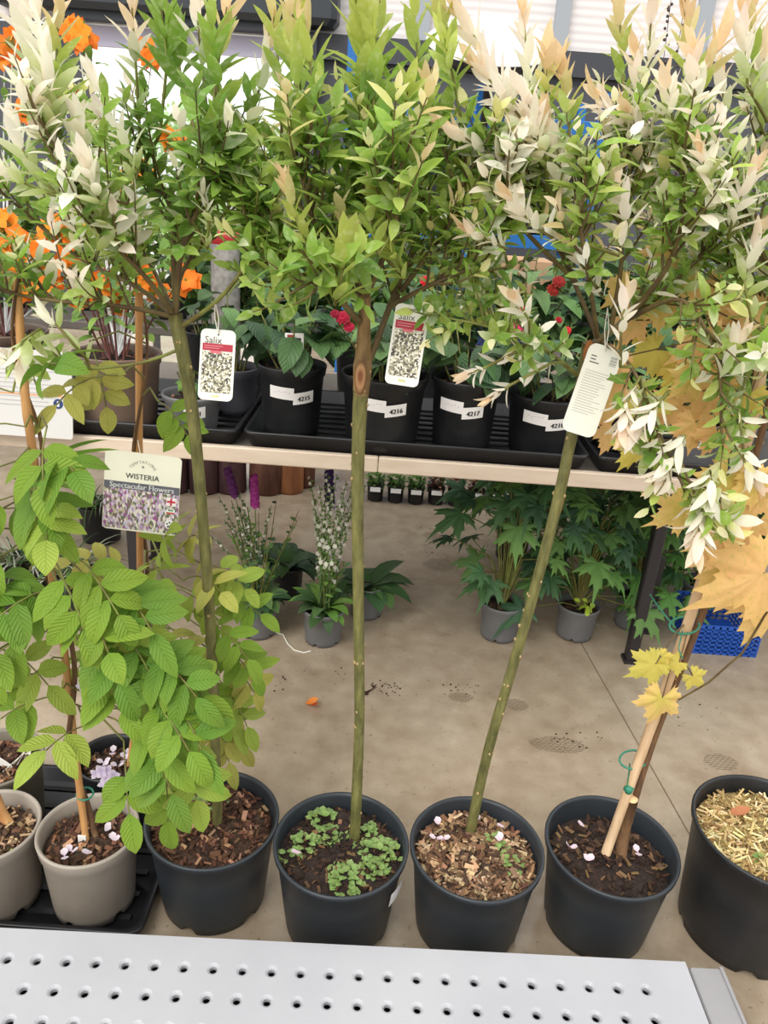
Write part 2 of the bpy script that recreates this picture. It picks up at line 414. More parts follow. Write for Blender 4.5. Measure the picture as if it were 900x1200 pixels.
y0 = b0 - CY / 2
aEnd = total
def slab(a1, b1, a2, b2):
    g.quad(shp(a1, b1), shp(a1, b2), shp(a2, b2), shp(a2, b1))
slab(0, 0, aEnd, y0)
NS = 12
def cell(ac, bc, w, h):
    rings = []
    sq = []
    for k in range(NS):
        th = 6.28318 * k / NS + .2618; c, s_ = math.cos(th), math.sin(th); mx_ = max(abs(c) / w, abs(s_) / h) * 2
        sq.append(g.pt(shp(ac + c / mx_, bc + s_ / mx_)))
    cor = [g.pt(shp(ac + sx_ * w / 2, bc + sy_ * h / 2)) for sx_, sy_ in ((1, 1), (-1, 1), (-1, -1), (1, -1))]
    rings = [sq]
    for r_, z_ in ((.0118, 0), (.0092, -.0012), (.0066, -.0042), (.0066, -.012)):
        rings.append([g.pt(shp(ac + r_ * math.cos(6.28318 * k / NS + .2618), bc + r_ * math.sin(6.28318 * k / NS + .2618), z_)) for k in range(NS)])
    for q, r_ in zip(rings, rings[1:]):
        for k in range(NS): g.face(q[k], q[(k + 1) % NS], r_[(k + 1) % NS], r_[k])
    for i in range(4):
        th0 = math.atan2((1, 1, -1, -1)[i] * h, (1, -1, -1, 1)[i] * w) % 6.28318
        k = int((th0 - .2618) // (6.28318 / NS)) % NS
        g.face(sq[k], cor[i], sq[(k + 1) % NS])
for row in range(4):
    off = a0 % CX + (SH * (row % 2)) - CX / 2
    yb = y0 + row * CY
    kmax = int((aEnd - .03 - off) // CX)
    st0 = off - CX if off > 0 else off
    slab(0, yb, max(off, 0), yb + CY)
    for k in range(0, kmax): 
        if off + k * CX >= -1e-6: cell(off + (k + .5) * CX, yb + CY / 2, CX, CY)
        elif k == 0: slab(0, yb, off + CX, yb + CY)
    slab(off + kmax * CX, yb, aEnd, yb + CY)
slab(0, y0 + 4 * CY, aEnd, y0 + 4 * CY + .05)
DB = y0 + 4 * CY + .05
g.build('perforated_top', M_STEEL, shelf, smooth=False)
g = MB()
mc = Matrix((ux, -uy, V((0, 0, 1)))).transposed()
g.box(shp(aEnd / 2, .004, -SZ / 2 - .001), (aEnd, .006, SZ - .004), M=mc)
g.box(shp(aEnd - .004, DB / 2, -SZ / 2 - .001), (.006, DB, SZ - .004), M=mc)
g.box(shp(.004, DB / 2, -SZ / 2 - .001), (.006, DB, SZ - .004), M=mc)
g.box(shp(aEnd / 2, DB - .004, -SZ / 2 - .001), (aEnd, .006, SZ - .004), M=mc)
g.build('skirt', M_STEEL, shelf, smooth=False)
g = MB(); g.box(shp(aEnd / 2, DB / 2, -.13), (aEnd - .02, DB - .02, .02), M=mc)  # added sheet under the top, painted dark for the shade in the holes
tag(g.build('hole_shade_sheet', M_HOLE, shelf), 'added sheet coloured dark as the shade seen through the holes')
# the end bracket plate beside it
e1, e2 = atz(806, 1130, .138), atz(846, 1132, .138)
pw = (e2 - e1).dot(ux)
g = MB(); ce = e1 + ux * pw / 2 + uy * (DB / 2 + .002)
g.box(V((ce.x, ce.y, .069)), (pw, DB - .004, .138), M=mc, bev=.003)
g.box(V((ce.x, ce.y, .138)) + ux * (pw / 2 - .004), (.006, DB - .004, .006), M=mc)
pl = g.build('shelf_end_panel', mat('grey_painted_steel', (150, 148, 150), .4, (142, 140, 142), 6), None, False)
tag(pl, 'narrow grey metal end panel butting the right end of the perforated shelf', 'panel')

# ------------------------------------------------------------------ front display bench
TZ, TY0, TY1 = 0.74, 1.975, 2.95
XL, XR = -1.9, 1.75
bench = empty('display_bench', (0, (TY0 + TY1) / 2, 0), 'long display bench with cream front edge and black legs carrying plant trays', 'bench')
M_CREAM = mat('cream_board', (222, 204, 184), 0.55, (212, 192, 170), 9, stretch=(1, 6, 6))
xj = at(443, 545, TY0).x
for xa, xb in ((XL, xj - .001), (xj + .001, XR)):
    g = MB(); g.box(((xa + xb) / 2, TY0 + .01, TZ - .022), (xb - xa, .02, .044), bev=.003); g.build('edge_board', M_CREAM, bench, False)
g = MB(); g.box(((XL + XR) / 2, (TY0 + TY1) / 2 + .01, TZ - .014), (XR - XL, TY1 - TY0 - .024, .018)); g.build('bench_top', mat('bench_grey', (120, 112, 104), .7), bench, False)
M_LEG = mat('black_leg', (40, 36, 38), .45)
l0 = atz(738, 774, 0)
for x, y in ((l0.x, l0.y), (l0.x + .1, 2.42), (atz(165, 735, 0).x, 2.2), (atz(165, 735, 0).x - .1, 2.72), (-1.7, 2.2), (1.6, 2.2)):
    g = MB(); g.box((x, y, .352), (.038, .038, .70), bev=.004); g.box((x, y, .006), (.05, .05, .012)); g.build('leg', M_LEG, bench, False)
g = MB()
for y in (l0.y, 2.72): g.box(((XL + XR) / 2, y, TZ - .04), (XR - XL - .2, .036, .03))
g.build('under_frame', M_LEG, bench, False)

def tray(name, x0, x1, y0, y1, z, h, label, group=None, lip=.012):
    """shallow rectangular tray with sloping walls, a rolled lip and a ribbed bottom"""
    o = empty(name, ((x0 + x1) / 2, (y0 + y1) / 2, z), label, 'tray', group)
    g = MB(); rad = .03
    def ring(ins, zz):
        p = []
        for cx_, cy_, a in ((x1, y1, 0), (x0, y1, 90), (x0, y0, 180), (x1, y0, 270)):
            sx_ = 1 if cx_ == x1 else -1; sy_ = 1 if cy_ == y1 else -1
            for q in range(5):
                t_ = R(a + q * 22.5)
                p.append(g.pt((cx_ - sx_ * (ins + rad) + rad * math.cos(t_), cy_ - sy_ * (ins + rad) + rad * math.sin(t_), z + zz)))
        return p
    prof = ((.014, .001), (.004, h - .008), (0, h - .006), (0, h), (.003, h + .002), (lip, h), (lip + .012, .006))
    rs = [ring(*q) for q in prof]
    for a_, b_ in zip(rs, rs[1:]):
        for j in range(20): g.face(a_[j], a_[(j + 1) % 20], b_[(j + 1) % 20], b_[j])
    g.face(*rs[-1]); g.face(*rs[0][::-1])
    g.build('tray_body', M_TRAY, o)
    g = MB(); k = int((y1 - y0) / .05)
    for i in range(1, k): g.box(((x0 + x1) / 2, y0 + (y1 - y0) * i / k, z + .009), (x1 - x0 - .08, .012, .005))
    g.build('ribs', M_TRAY, o, False)
    return o
xs = [at(p, 520, TY0).x for p in (104, 283, 690)]
tray('plant_tray', -1.35, xs[1] - .012, TY0 + .006, TY0 + .52, TZ + .001, .042, 'black tray under the small grey pots at the left of the bench')
tray('plant_tray', xs[1], at(693, 540, TY0).x, TY0 + .006, TY0 + .52, TZ + .001, .042, 'black tray under the row of big black pots mid bench')
tray('plant_tray', at(697, 540, TY0).x + .008, 1.5, TY0 + .006, TY0 + .52, TZ + .001, .042, 'black tray under the grey pots at the right end of the bench')
tx = atz(184, 1045, .03)
tray('floor_tray', -.98, tx.x, 1.052, 1.50, .001, .032, 'black ribbed tray on the floor under the taupe pots')

# ------------------------------------------------------------------ pots
def pot_mesh(c, r0, r1, h, soilz, band=0.0, lip=.006, notch=True, seg=56):
    g = MB(); x, y, z = c
    wall = .004
    prof = [(r0 * .5, .004), (r0 - .006, .0), (r0, .002), (r0 + (r1 - r0) * .12 * .9, .12 * h)]
    if band:
        zb = h - band; rb = r0 + (r1 - lip - r0) * (zb / h)
        prof += [(rb - .002, zb - .002), (rb + lip * .55, zb + .002)]
    else:
        prof += [(r0 + (r1 - lip - r0) * .6, .6 * h), (r1 - lip - .001, h - .016), (r1 - .001, h - .013)]
    prof += [(r1 - .0005, h - .006), (r1, h - .003), (r1 - .002, h), (r1 - .006, h - .001), (r1 - .009, h - .006), (r0 + (r1 - r0) * (soilz / h) - wall - .004, soilz - .01)]
    def zm(pi, u):
        if not notch or pi > 2: return 0
        k = (u * 5) % 1
        return .014 if .42 < k < .58 else 0
    g.lathe(prof, seg, c, capbot=True, zmod=zm)
    return g
def soil_mesh(c, r, z, amp=.006, mats_=1, chips=(), nchip=0, chsize=(.012, .028), straw=False):
    g = MB(); x, y, z0 = c; rings = 9; seg = 36; rows = []
    for i in range(rings + 1):
        rr = r * i / rings
        if i == 0: rows.append([g.pt((x, y, z0 + z + .008))]); continue
        rows.append([g.pt((x + rr * math.cos(6.28318 * j / seg), y + rr * math.sin(6.28318 * j / seg), z0 + z + .008 * (1 - (i / rings) ** 2) + (random.uniform(-amp, amp) if i < rings else -.004))) for j in range(seg)])
    for j in range(seg): g.face(rows[0][0], rows[1][j], rows[1][(j + 1) % seg])
    for q, w_ in zip(rows[1:], rows[2:]):
        for j in range(seg): g.face(q[j], w_[j], w_[(j + 1) % seg], q[(j + 1) % seg])
    g.cur = 1
    for _ in range(nchip):
        rr = r * .96 * math.sqrt(random.random()); a = random.uniform(0, 6.28)
        L = random.uniform(*chsize); w_ = L * (random.uniform(.06, .13) if straw else random.uniform(.2, .5))
        M = Matrix.Rotation(random.uniform(0, 6.28), 3, 'Z') @ Matrix.Rotation(random.gauss(0, .35), 3, 'Y') @ Matrix.Rotation(random.gauss(0, .4), 3, 'X')
        rr = min(rr, r - L / 2)
        g.box((x + rr * math.cos(a), y + rr * math.sin(a), z0 + z + .008 * (1 - (rr / r) ** 2) + random.uniform(.001, .008)), (L, w_, .002), M=M, cl=jc(lin(random.choice(chips)), .25))
    return g
CH_RED = [(104, 72, 54), (132, 96, 72), (82, 56, 44), (166, 128, 102), (64, 44, 36), (92, 62, 48), (74, 52, 42)]
CH_DARK = [(58, 42, 34), (84, 62, 48), (44, 32, 26), (120, 92, 64), (70, 52, 40)]
CH_TAN = [(142, 110, 82), (172, 142, 110), (112, 84, 62), (88, 64, 48), (124, 98, 74), (186, 158, 126), (98, 72, 54)]
CH_STRAW = [(206, 184, 132), (186, 160, 106), (160, 134, 84), (218, 200, 154), (138, 112, 70)]
def moss(root, c, r, z, spots, name='moss'):
    """low rosettes of small round leaves, pale green"""
    g = MB()
    for dx, dy, sr_, n_ in spots:
        for _ in range(n_):
            a = random.uniform(0, 6.28); q = sr_ * math.sqrt(random.random())
            p = V((c[0] + dx * r + q * math.cos(a), c[1] + dy * r + q * math.sin(a), c[2] + z + .006 + .012 * (1 - q / sr_)))
            out = V((math.cos(a), math.sin(a), .35)) + rv(.25)
            g.leaf(p, out, V((0, 0, 1)), random.uniform(.011, .017), random.uniform(.011, .016), jc(lin((112, 138, 70)), .2), jc(lin((150, 176, 108)), .2), .3, .2, .8, seg=3)
    return g.build(name, M_PLAIN, root)
def petals(root, c, r, z, pts, name='fallen_petal', cl=(236, 208, 222)):
    for dx, dy in pts:
        g = MB()
        for k in range(2):
            d = rv(1); d.z = .1
            g.leaf(V((c[0] + dx * r, c[1] + dy * r, c[2] + z + .016)), d, V((0, 0, 1)), .018, .015, lin(cl), lin((250, 236, 240)), -.5, .4, .8, seg=3)
        g.build(name, M_PETAL, root)

# ------------------------------------------------------------------ willows
GREEN1, GREEN2, GREEN3 = lin((146, 180, 76)), lin((116, 156, 66)), lin((182, 204, 104))
CREAM, PINK, YELL, GOLD = lin((255, 250, 236)), lin((253, 236, 218)), lin((224, 224, 140)), lin((236, 210, 156))
def shoot(tw, lf, p, d, L, style, r0=.0022, leafL=.046, up=.16, sparse=1.0):
    """one twig with its leaves; style = share of its tip that is pale and the pale colours"""
    pale, cols, greens = style
    n_ = max(5, int(L / .03)); pts = [V(p)]; d = d.normalized(); dirs = [d]
    for i in range(n_):
        d = (d + V((0, 0, up)) + rv(.055)).normalized(); pts.append(pts[-1] + d * (L / n_)); dirs.append(d)
    tw.tube(pts, [r0 + (.0007 - r0) * i / n_ for i in range(n_ + 1)], 5)
    k = max(6, int(L / .0098 * sparse)); ph = random.uniform(0, 6.28)
    a0_ = random.choice(greens)
    pc = random.choice(cols)
    for i in range(k):
        t_ = (i + .6) / k * .98 + .02
        if t_ < .06: continue
        q = min(n_ - 1, int(t_ * n_)); fr = t_ * n_ - q
        pos = pts[q].lerp(pts[q + 1], fr); ax = dirs[q + 1]
        s_ = ax.orthogonal().normalized(); s_ = Matrix.Rotation(ph + i * 2.4, 3, ax) @ s_
        tip = max(0, (t_ - .72) / .28)
        ang = R(58 - 44 * tip + random.gauss(0, 9))
        dd = ax * math.cos(ang) + s_ * math.sin(ang)
        Lf = leafL * random.uniform(.75, 1.2) * (.62 + .45 * math.sin(math.pi * min(1, t_ * .85 + .1)))
        if pale > 0 and t_ > 1 - pale * random.uniform(.8, 1.15):
            c0 = jc(mixc(pc, random.choice(cols), .35), .06)
            c1 = jc(mixc(c0, PINK, .5 * tip), .05)
            if random.random() < .18: c0 = mixc(c0, GREEN3, .6)
        else:
            c0 = jc(a0_ if random.random() < .6 else random.choice(greens), .16); c1 = jc(mixc(c0, GREEN3, .25), .1)
            if pale and random.random() < .18: c1 = mixc(c1, CREAM, .6)
        lf.leaf(pos, dd, (ax - dd * ax.dot(dd)) + rv(.12), Lf, Lf * random.uniform(.36, .48), c0, c1, random.uniform(.05, .4), .25, .4)
    return pts[-1]
LIMBS = {}
def spear(root, b, t, Y, cols, k=13, leafL=.052, tight=1.0):
    """a young upright shoot, its leaves held close and paler towards the tip"""
    tw, lf = MB(), MB(); pb, pt = at(b[0], b[1], Y), at(t[0], t[1], Y + random.uniform(-.03, .03))
    near = min(LIMBS[root.name], key=lambda q: (q - pb).length + max(0, q.z - pb.z) * 2)
    ctl = pb - (pt - pb).normalized() * .06
    P = [near, near.lerp(ctl, .6), pb, pb.lerp(pt, .35), pb.lerp(pt, .7), pb.lerp(pt, .93)]
    tw.tube(P, [.003, .0026, .0022, .0018, .0014, .0008], 5)
    ph = random.uniform(0, 6.28); ax = (pt - pb).normalized(); L0 = (pt - pb).length
    for i in range(k + 6):
        u = (i - 5) / k
        pos = pb + ax * (L0 * .93 * u) if u >= 0 else P[2].lerp(P[1], min(1, -u * 2.0))
        sd = Matrix.Rotation(ph + i * 2.4, 3, ax) @ ax.orthogonal().normalized()
        ang = R((46 - 34 * max(0, u)) * tight + random.gauss(0, 6)); d = ax * math.cos(ang) + sd * math.sin(ang)
        uu = max(0, min(.999, u)) * (len(cols) - 1); j = int(uu); c = mixc(cols[j], cols[j + 1], uu - j)
        Lf = leafL * random.uniform(.8, 1.15) * (1 - .3 * max(0, u - .5))
        lf.leaf(pos, d, (ax - d * ax.dot(d)) + rv(.1), Lf, Lf * random.uniform(.28, .36), jc(c, .07), jc(mixc(c, cols[min(len(cols) - 1, j + 1)], .5), .06), random.uniform(-.05, .25), .3, .4, seg=5)
    o = tw.build('young_shoot', M_GREENTWIG, root); lf.build('foliage', M_LEAF, o)
def limb(root, path, r0, r1, styles, nsh, Lr, leafL=.046, lean=(0, 0, .35), start=.2, name='branch', twmat=None, up=.16, tipL=.12, down=0.0, sparse=1.0, wood=None):
    """a branch of a crown: wood and its twigs, with their leaves as a sub-part"""
    Lr = (Lr[0] * .62, Lr[1] * .72); leafL *= .84; nsh = int(nsh * 1.35); start = max(start, .3); tipL *= .6
    tw, lf = MB(), MB(); P = [V(q) if not isinstance(q, tuple) else at(q[0], q[1] + max(0, 340 - q[1]) * .2, q[2]) for q in path]
    # smooth the path (Catmull-Rom)
    Q = []
    for i in range(len(P) - 1):
        a_, b_, c_, d_ = P[max(0, i - 1)], P[i], P[i + 1], P[min(len(P) - 1, i + 2)]
        for s_ in range(5):
            t_ = s_ / 5
            Q.append(0.5 * ((2 * b_) + (c_ - a_) * t_ + (2 * a_ - 5 * b_ + 4 * c_ - d_) * t_ ** 2 + (3 * b_ - a_ - 3 * c_ + d_) * t_ ** 3))
    Q.append(P[-1]); m_ = len(Q) - 1
    tw.tube(Q, [r0 + (r1 - r0) * i / m_ for i in range(m_ + 1)], 7, jit=.06)
    LIMBS.setdefault(root.name, []).extend(Q[3:])
    for k in range(nsh):
        t_ = start + (1 - start) * (k + random.random()) / nsh
        i = min(m_ - 1, int(t_ * m_)); pos = Q[i].lerp(Q[i + 1], t_ * m_ - i); tg = (Q[i + 1] - Q[i]).normalized()
        s_ = rv(1); s_ = (s_ - tg * s_.dot(tg)).normalized()
        d = tg * .55 + s_ * .75 + V(lean) + V((0, 0, -down * random.random()))
        shoot(tw, lf, pos, d, random.uniform(*Lr), random.choice(styles), .0024, leafL, up, sparse)
    if tipL: shoot(tw, lf, Q[-1], (Q[-1] - Q[-3]), tipL, random.choice(styles), .002, leafL, up, sparse)
    b_ = tw.build(name, twmat or M_TWIG, root)
    lf.build('foliage', M_LEAF, b_)
    return b_
def trunk(root, path, radii, mt, name='trunk', nodes=26, knot=None):
    P = [at(*q) if len(q) == 3 and q[2] < 9 else V(q[:3]) for q in path]
    Q, rr = [], []
    for i in range(len(P) - 1):
        a_, b_, c_, d_ = P[max(0, i - 1)], P[i], P[i + 1], P[min(len(P) - 1, i + 2)]
        for s_ in range(8):
            t_ = s_ / 8
            Q.append(0.5 * ((2 * b_) + (c_ - a_) * t_ + (2 * a_ - 5 * b_ + 4 * c_ - d_) * t_ ** 2 + (3 * b_ - a_ - 3 * c_ + d_) * t_ ** 3))
            rr.append(radii[i] + (radii[i + 1] - radii[i]) * t_)
    Q.append(P[-1]); rr.append(radii[-1])
    g = MB(); g.tube(Q, rr, 14, jit=.03)
    g.cur = 1
    for k in range(nodes):                                          # leaf scars and bud bumps
        i = random.randrange(2, len(Q) - 2); a = random.uniform(0, 6.28)
        g.blob(Q[i] + V((math.cos(a), math.sin(a), 0)) * rr[i] * .97, random.uniform(.0018, .0034), squash=1.3, n=4)
    return g.build(name, [mt, M_NODE], root), Q
def soil_pos(px, py, z): return atz(px, py, z)

BLK = dict(r0=.106, r1=.1355, h=.215)
pots = {}
for key, px, py in (('A', 249, 956), ('B', 400, 985), ('C', 559, 990), ('D', 717, 988)):
    p = atz(px, py, BLK['h']); pots[key] = V((p.x, p.y, 0))
SO = .178                                                            # soil level

# tree on the left
cA = pots['A']
A = empty('potted_willow', cA, 'standard willow in black pot of reddish bark soil, leftmost of the large black pots', 'potted tree')
pot_mesh(cA, soilz=SO, **BLK).build('pot', M_BLACKPOT, A)
soil_mesh(cA, .1235, SO, chips=CH_RED, nchip=520, chsize=(.006, .022)).build('soil', [M_SOIL, M_ATTR], A)
moss(A, cA, .127, SO, ((-.35, .35, .025, 26), (-.1, .5, .02, 14), (-.5, .1, .018, 12)))
sA = soil_pos(255, 968, SO)
tA, QA = trunk(A, [(255, 972, sA.y), (250, 800, sA.y + .005), (240, 640, sA.y + .01), (225, 480, sA.y + .01), (205, 368, sA.y + .01)], [.0105, .0098, .0096, .0102, .0115], M_BARK)
hA = sA.y + .01
WHT = (.75, [CREAM, CREAM, PINK], [GREEN1, GREEN2]); TIPW = (.3, [CREAM, PINK, YELL], [GREEN1, GREEN2, GREEN3])
GRN = (0.0, [CREAM], [GREEN1, GREEN2, GREEN1]); GRT = (.22, [YELL, PINK, CREAM], [GREEN1, GREEN2]); HALF = (.5, [CREAM, PINK], [GREEN1, GREEN3])
topA = at(206, 372, hA)
limb(A, [topA, (150, 360, hA - .03), (60, 352, hA - .06), (-10, 338, hA - .05)], .0045, .002, [WHT, TIPW, GRN, GRN], 11, (.12, .22), lean=(0, 0, .6))
limb(A, [topA, (160, 335, hA + .05), (90, 290, hA + .1), (10, 205, hA + .1)], .0045, .002, [WHT, HALF, GRN, GRN], 13, (.12, .24), lean=(0, 0, .55))
limb(A, [topA, (170, 320, hA - .05), (110, 240, hA - .1), (70, 130, hA - .1)], .0045, .0018, [WHT, HALF, WHT, GRN], 13, (.12, .24), lean=(0, 0, .5))
limb(A, [topA, (203, 300, hA), (200, 220, hA + .02), (165, 165, hA + .03)], .0048, .0018, [GRN, GRT, GRN, HALF], 12, (.1, .2), lean=(0, 0, .4), tipL=.14)
limb(A, [topA, (212, 290, hA - .03), (236, 210, hA - .05), (250, 165, hA - .06)], .0050, .0018, [GRN, GRT, GRN], 14, (.1, .2), lean=(0, 0, .4), tipL=.14, leafL=.052)
limb(A, [at(209, 385, hA), (255, 352, hA - .03), (288, 300, hA - .05), (300, 235, hA - .05)], .0042, .0018, [GRN, TIPW, GRN], 9, (.1, .17), lean=(0, 0, .3), start=.6, tipL=.1, twmat=M_GREENTWIG)
limb(A, [topA, (215, 310, hA + .08), (262, 230, hA + .15), (285, 190, hA + .16)], .0045, .0018, [GRN, TIPW, GRT], 12, (.1, .18), lean=(0, 0, .4))
limb(A, [at(213, 408, hA), (165, 425, hA - .02), (90, 433, hA - .02), (30, 425, hA)], .0028, .0014, [HALF, GRN], 3, (.06, .1), lean=(0, 0, .2), start=.7, tipL=.06, twmat=M_GREENTWIG)
limb(A, [topA, (175, 300, hA + .12), (120, 200, hA + .2), (110, 110, hA + .22)], .004, .0018, [WHT, GRN, TIPW], 12, (.1, .2), lean=(0, 0, .4))

TAN, YG, PW = lin((240, 212, 170)), lin((198, 208, 108)), lin((255, 244, 232))
W_ = [GREEN3, CREAM, CREAM, PW]; T_ = [GREEN1, YG, TAN, TAN]; P_W = [GREEN1, CREAM, PW, TAN]; G_ = [GREEN2, GREEN1, GREEN1, GREEN3]
for b_, t_, dy, cl, k_, L_ in (((40, 90), (18, -25), -.05, P_W, 14, .055), ((62, 110), (38, -5), -.08, W_, 15, .055), ((66, 95), (68, -15), -.06, T_, 12, .055), ((60, 140), (52, 60), -.1, W_, 12, .05), ((160, 90), (153, -12), 0, [GREEN1, PW, TAN, PW], 12, .048),
        ((196, 70), (186, -15), 0, G_, 7, .07), ((238, 90), (228, -12), -.03, P_W, 9, .055), ((252, 100), (268, -8), -.05, T_, 9, .06), ((255, 110), (248, 30), -.05, G_, 9, .066), ((162, 200), (104, 82), -.06, W_, 22, .045), ((35, 195), (12, 140), -.08, W_, 11, .045), ((95, 190), (92, 138), -.1, W_, 12, .045),
        ((120, 245), (100, 190), -.12, W_, 14, .05), ((30, 215), (-10, 190), -.1, W_, 12, .045), ((245, 260), (238, 222), -.08, W_, 9, .03), ((118, 280), (128, 248), -.1, W_, 10, .045), ((70, 385), (52, 368), -.1, W_, 8, .04), ((25, 400), (25, 420), -.1, W_, 7, .05), ((212, 90), (205, 40), 0, G_, 9, .07), ((300, 120), (320, 40), .05, P_W, 12, .045), ((290, 190), (300, 130), .05, G_, 9, .05)):
    spear(A, b_, t_, hA + dy, cl, k_, L_)

# tree in the middle
cB = pots['B']
B = empty('potted_willow', cB, 'standard willow with a knotted graft on its trunk, in black pot with pale green moss', 'potted tree')
pot_mesh(cB, soilz=SO, **BLK).build('pot', M_BLACKPOT, B)
soil_mesh(cB, .1235, SO, chips=CH_DARK, nchip=260, chsize=(.006, .018)).build('soil', [M_SOILD, M_ATTR], B)
moss(B, cB, .127, SO, ((-.35, .62, .026, 40), (-.58, .1, .026, 34), (.1, -.5, .034, 60), (.62, 0.0, .04, 70), (.35, .35, .03, 40), (-.2, .3, .02, 22), (-.85, -.1, .015, 12), (.55, -.3, .02, 20)))
petals(B, cB, .127, SO, ((-.67, -.1),))
g = MB()                                                            # white sticker on the pot's right side
for k in range(6):
    a, a2 = R(-38 + k * 4), R(-38 + (k + 1) * 4)
    r_lo, r_hi = .1329, .1349
    pts_ = [cB + V((r_ * math.cos(x_), r_ * math.sin(x_), z_)) for x_, z_, r_ in ((a, .135, r_lo - .004), (a2, .135, r_lo - .004), (a2, .172, r_hi - .002), (a, .172, r_hi - .002))]
    g.quad(*pts_)
g.build('sticker', M_WHITE, B)
sB = soil_pos(415, 985, SO); hB = sB.y + .01
tB, QB = trunk(B, [(415, 992, sB.y), (421, 850, sB.y), (420, 700, sB.y + .005), (419, 560, hB), (423, 455, hB)], [.0115, .0098, .0098, .0108, .0125], M_BARK)
trunk(B, [(423, 462, hB), (425, 430, hB), (426, 405, hB), (427, 375, hB), (428, 346, hB)], [.0125, .0150, .0118, .0095, .0088], M_GRAFT, name='graft', nodes=5)
g = MB()                                                            # the eye-shaped scar facing the aisle
kp = at(423, 437, hB) + V((0, -.0135, 0))
for r_, cl in ((1.0, (104, 74, 46)), (.66, (176, 136, 98)), (.3, (128, 84, 58))):
    dpt = -.004 * (1 - r_)
    pts_ = [g.pt(kp + V((.0095 * r_ * math.cos(t_) , -.0012 + dpt, (.027 * r_ - .003 * (1 - r_)) * math.sin(t_) * (1.15 if math.sin(t_) < 0 else .8))), lin(cl)) for t_ in [6.28318 * j / 20 for j in range(20)]]
    if r_ == 1.0: prev = pts_; continue
    for j in range(20): g.face(prev[j], prev[(j + 1) % 20], pts_[(j + 1) % 20], pts_[j])
    prev = pts_
g.face(*prev); tag(g.build('knot_scar', M_ATTR, B), 'pale eye-shaped pruning scar')
topB = at(428, 350, hB)
BG = (0.0, [YELL], [GREEN1, GREEN3, GREEN2]); BT = (.28, [YELL, GOLD, YELL], [GREEN1, GREEN3]); BP = (.4, [YELL, PINK, GOLD], [GREEN1, GREEN3])
limb(B, [topB, (430, 280, hB), (424, 200, hB), (424, 140, hB - .02)], .0055, .002, [BG, BT, BG], 14, (.1, .19), lean=(0, 0, .45), tipL=.17, leafL=.056)
limb(B, [at(425, 380, hB), (400, 350, hB - .04), (370, 250, hB - .06), (350, 160, hB - .07)], .006, .002, [BG, BT, BG], 15, (.1, .19), lean=(0, 0, .45), tipL=.15, leafL=.054)
limb(B, [topB, (400, 300, hB + .06), (340, 240, hB + .1), (322, 175, hB + .1)], .005, .002, [BG, BP, BT], 14, (.1, .17), lean=(0, 0, .4), tipL=.12, leafL=.05)
limb(B, [topB, (390, 325, hB + .0), (330, 310, hB - .02), (300, 260, hB - .04)], .0045, .002, [BG, BG, BT], 13, (.1, .18), lean=(0, 0, .35), leafL=.05)
limb(B, [at(432, 425, hB), (462, 345, hB + .02), (490, 255, hB + .04), (500, 160, hB + .05)], .0058, .002, [BG, BT, BG], 15, (.1, .19), lean=(0, 0, .45), tipL=.15, leafL=.05)
limb(B, [at(455, 360, hB + .02), (500, 290, hB), (535, 220, hB), (545, 165, hB)], .0045, .002, [BG, BT], 13, (.1, .18), lean=(0, 0, .4), leafL=.046, tipL=.1)
limb(B, [topB, (450, 290, hB - .08), (465, 230, hB - .12), (460, 180, hB - .12)], .0048, .002, [BG, BG, BT], 12, (.1, .17), lean=(0, 0, .4), leafL=.052)
limb(B, [topB, (410, 290, hB - .08), (385, 330, hB - .12), (360, 330, hB - .13)], .004, .002, [BG], 8, (.06, .12), lean=(0, 0, .2), leafL=.05, up=.1)
limb(B, [at(455, 360, hB + .02), (500, 335, hB - .03), (560, 300, hB - .02), (600, 250, hB)], .0042, .002, [BG, BG, BT], 13, (.09, .16), lean=(0, 0, .3), leafL=.042)

BY_ = [GREEN1, GREEN3, YG, TAN]; BY2 = [GREEN1, GREEN3, YG, YG]
for b_, t_, dy, cl, k_, L_ in (((330, 110), (318, -5), .05, BY_, 12, .052), ((352, 110), (352, 5), 0, BY2, 10, .06), ((372, 130), (356, 30), -.05, BY_, 10, .058), ((352, 150), (338, 2), -.06, BY_, 14, .056), ((424, 100), (416, -20), -.04, [GREEN3, YG, YG, YG], 15, .064), ((435, 90), (448, -20), -.02, BY_, 12, .06), ((438, 120), (436, 30), -.06, BY2, 10, .06),
        ((492, 100), (482, -25), .03, BY2, 12, .054), ((528, 100), (512, -10), .02, BY_, 13, .056), ((535, 110), (520, 40), 0, BY2, 9, .05), ((350, 265), (333, 208), -.12, [YG, YG, TAN, TAN], 12, .04), ((434, 265), (436, 220), -.12, [GREEN3, YG, YG, TAN], 12, .036), ((400, 325), (404, 290), -.14, [GREEN3, YG, YG, YG], 7, .06), ((475, 130), (478, 105), -.02, BY2, 8, .05), ((505, 150), (500, 100), .0, BY_, 9, .045), ((465, 305), (455, 290), -.1, [GREEN3, YG, YG], 8, .04), ((318, 300), (312, 270), -.06, [GREEN3, YG, YG], 8, .035)):
    spear(B, b_, t_, hB + dy, cl, k_, L_)

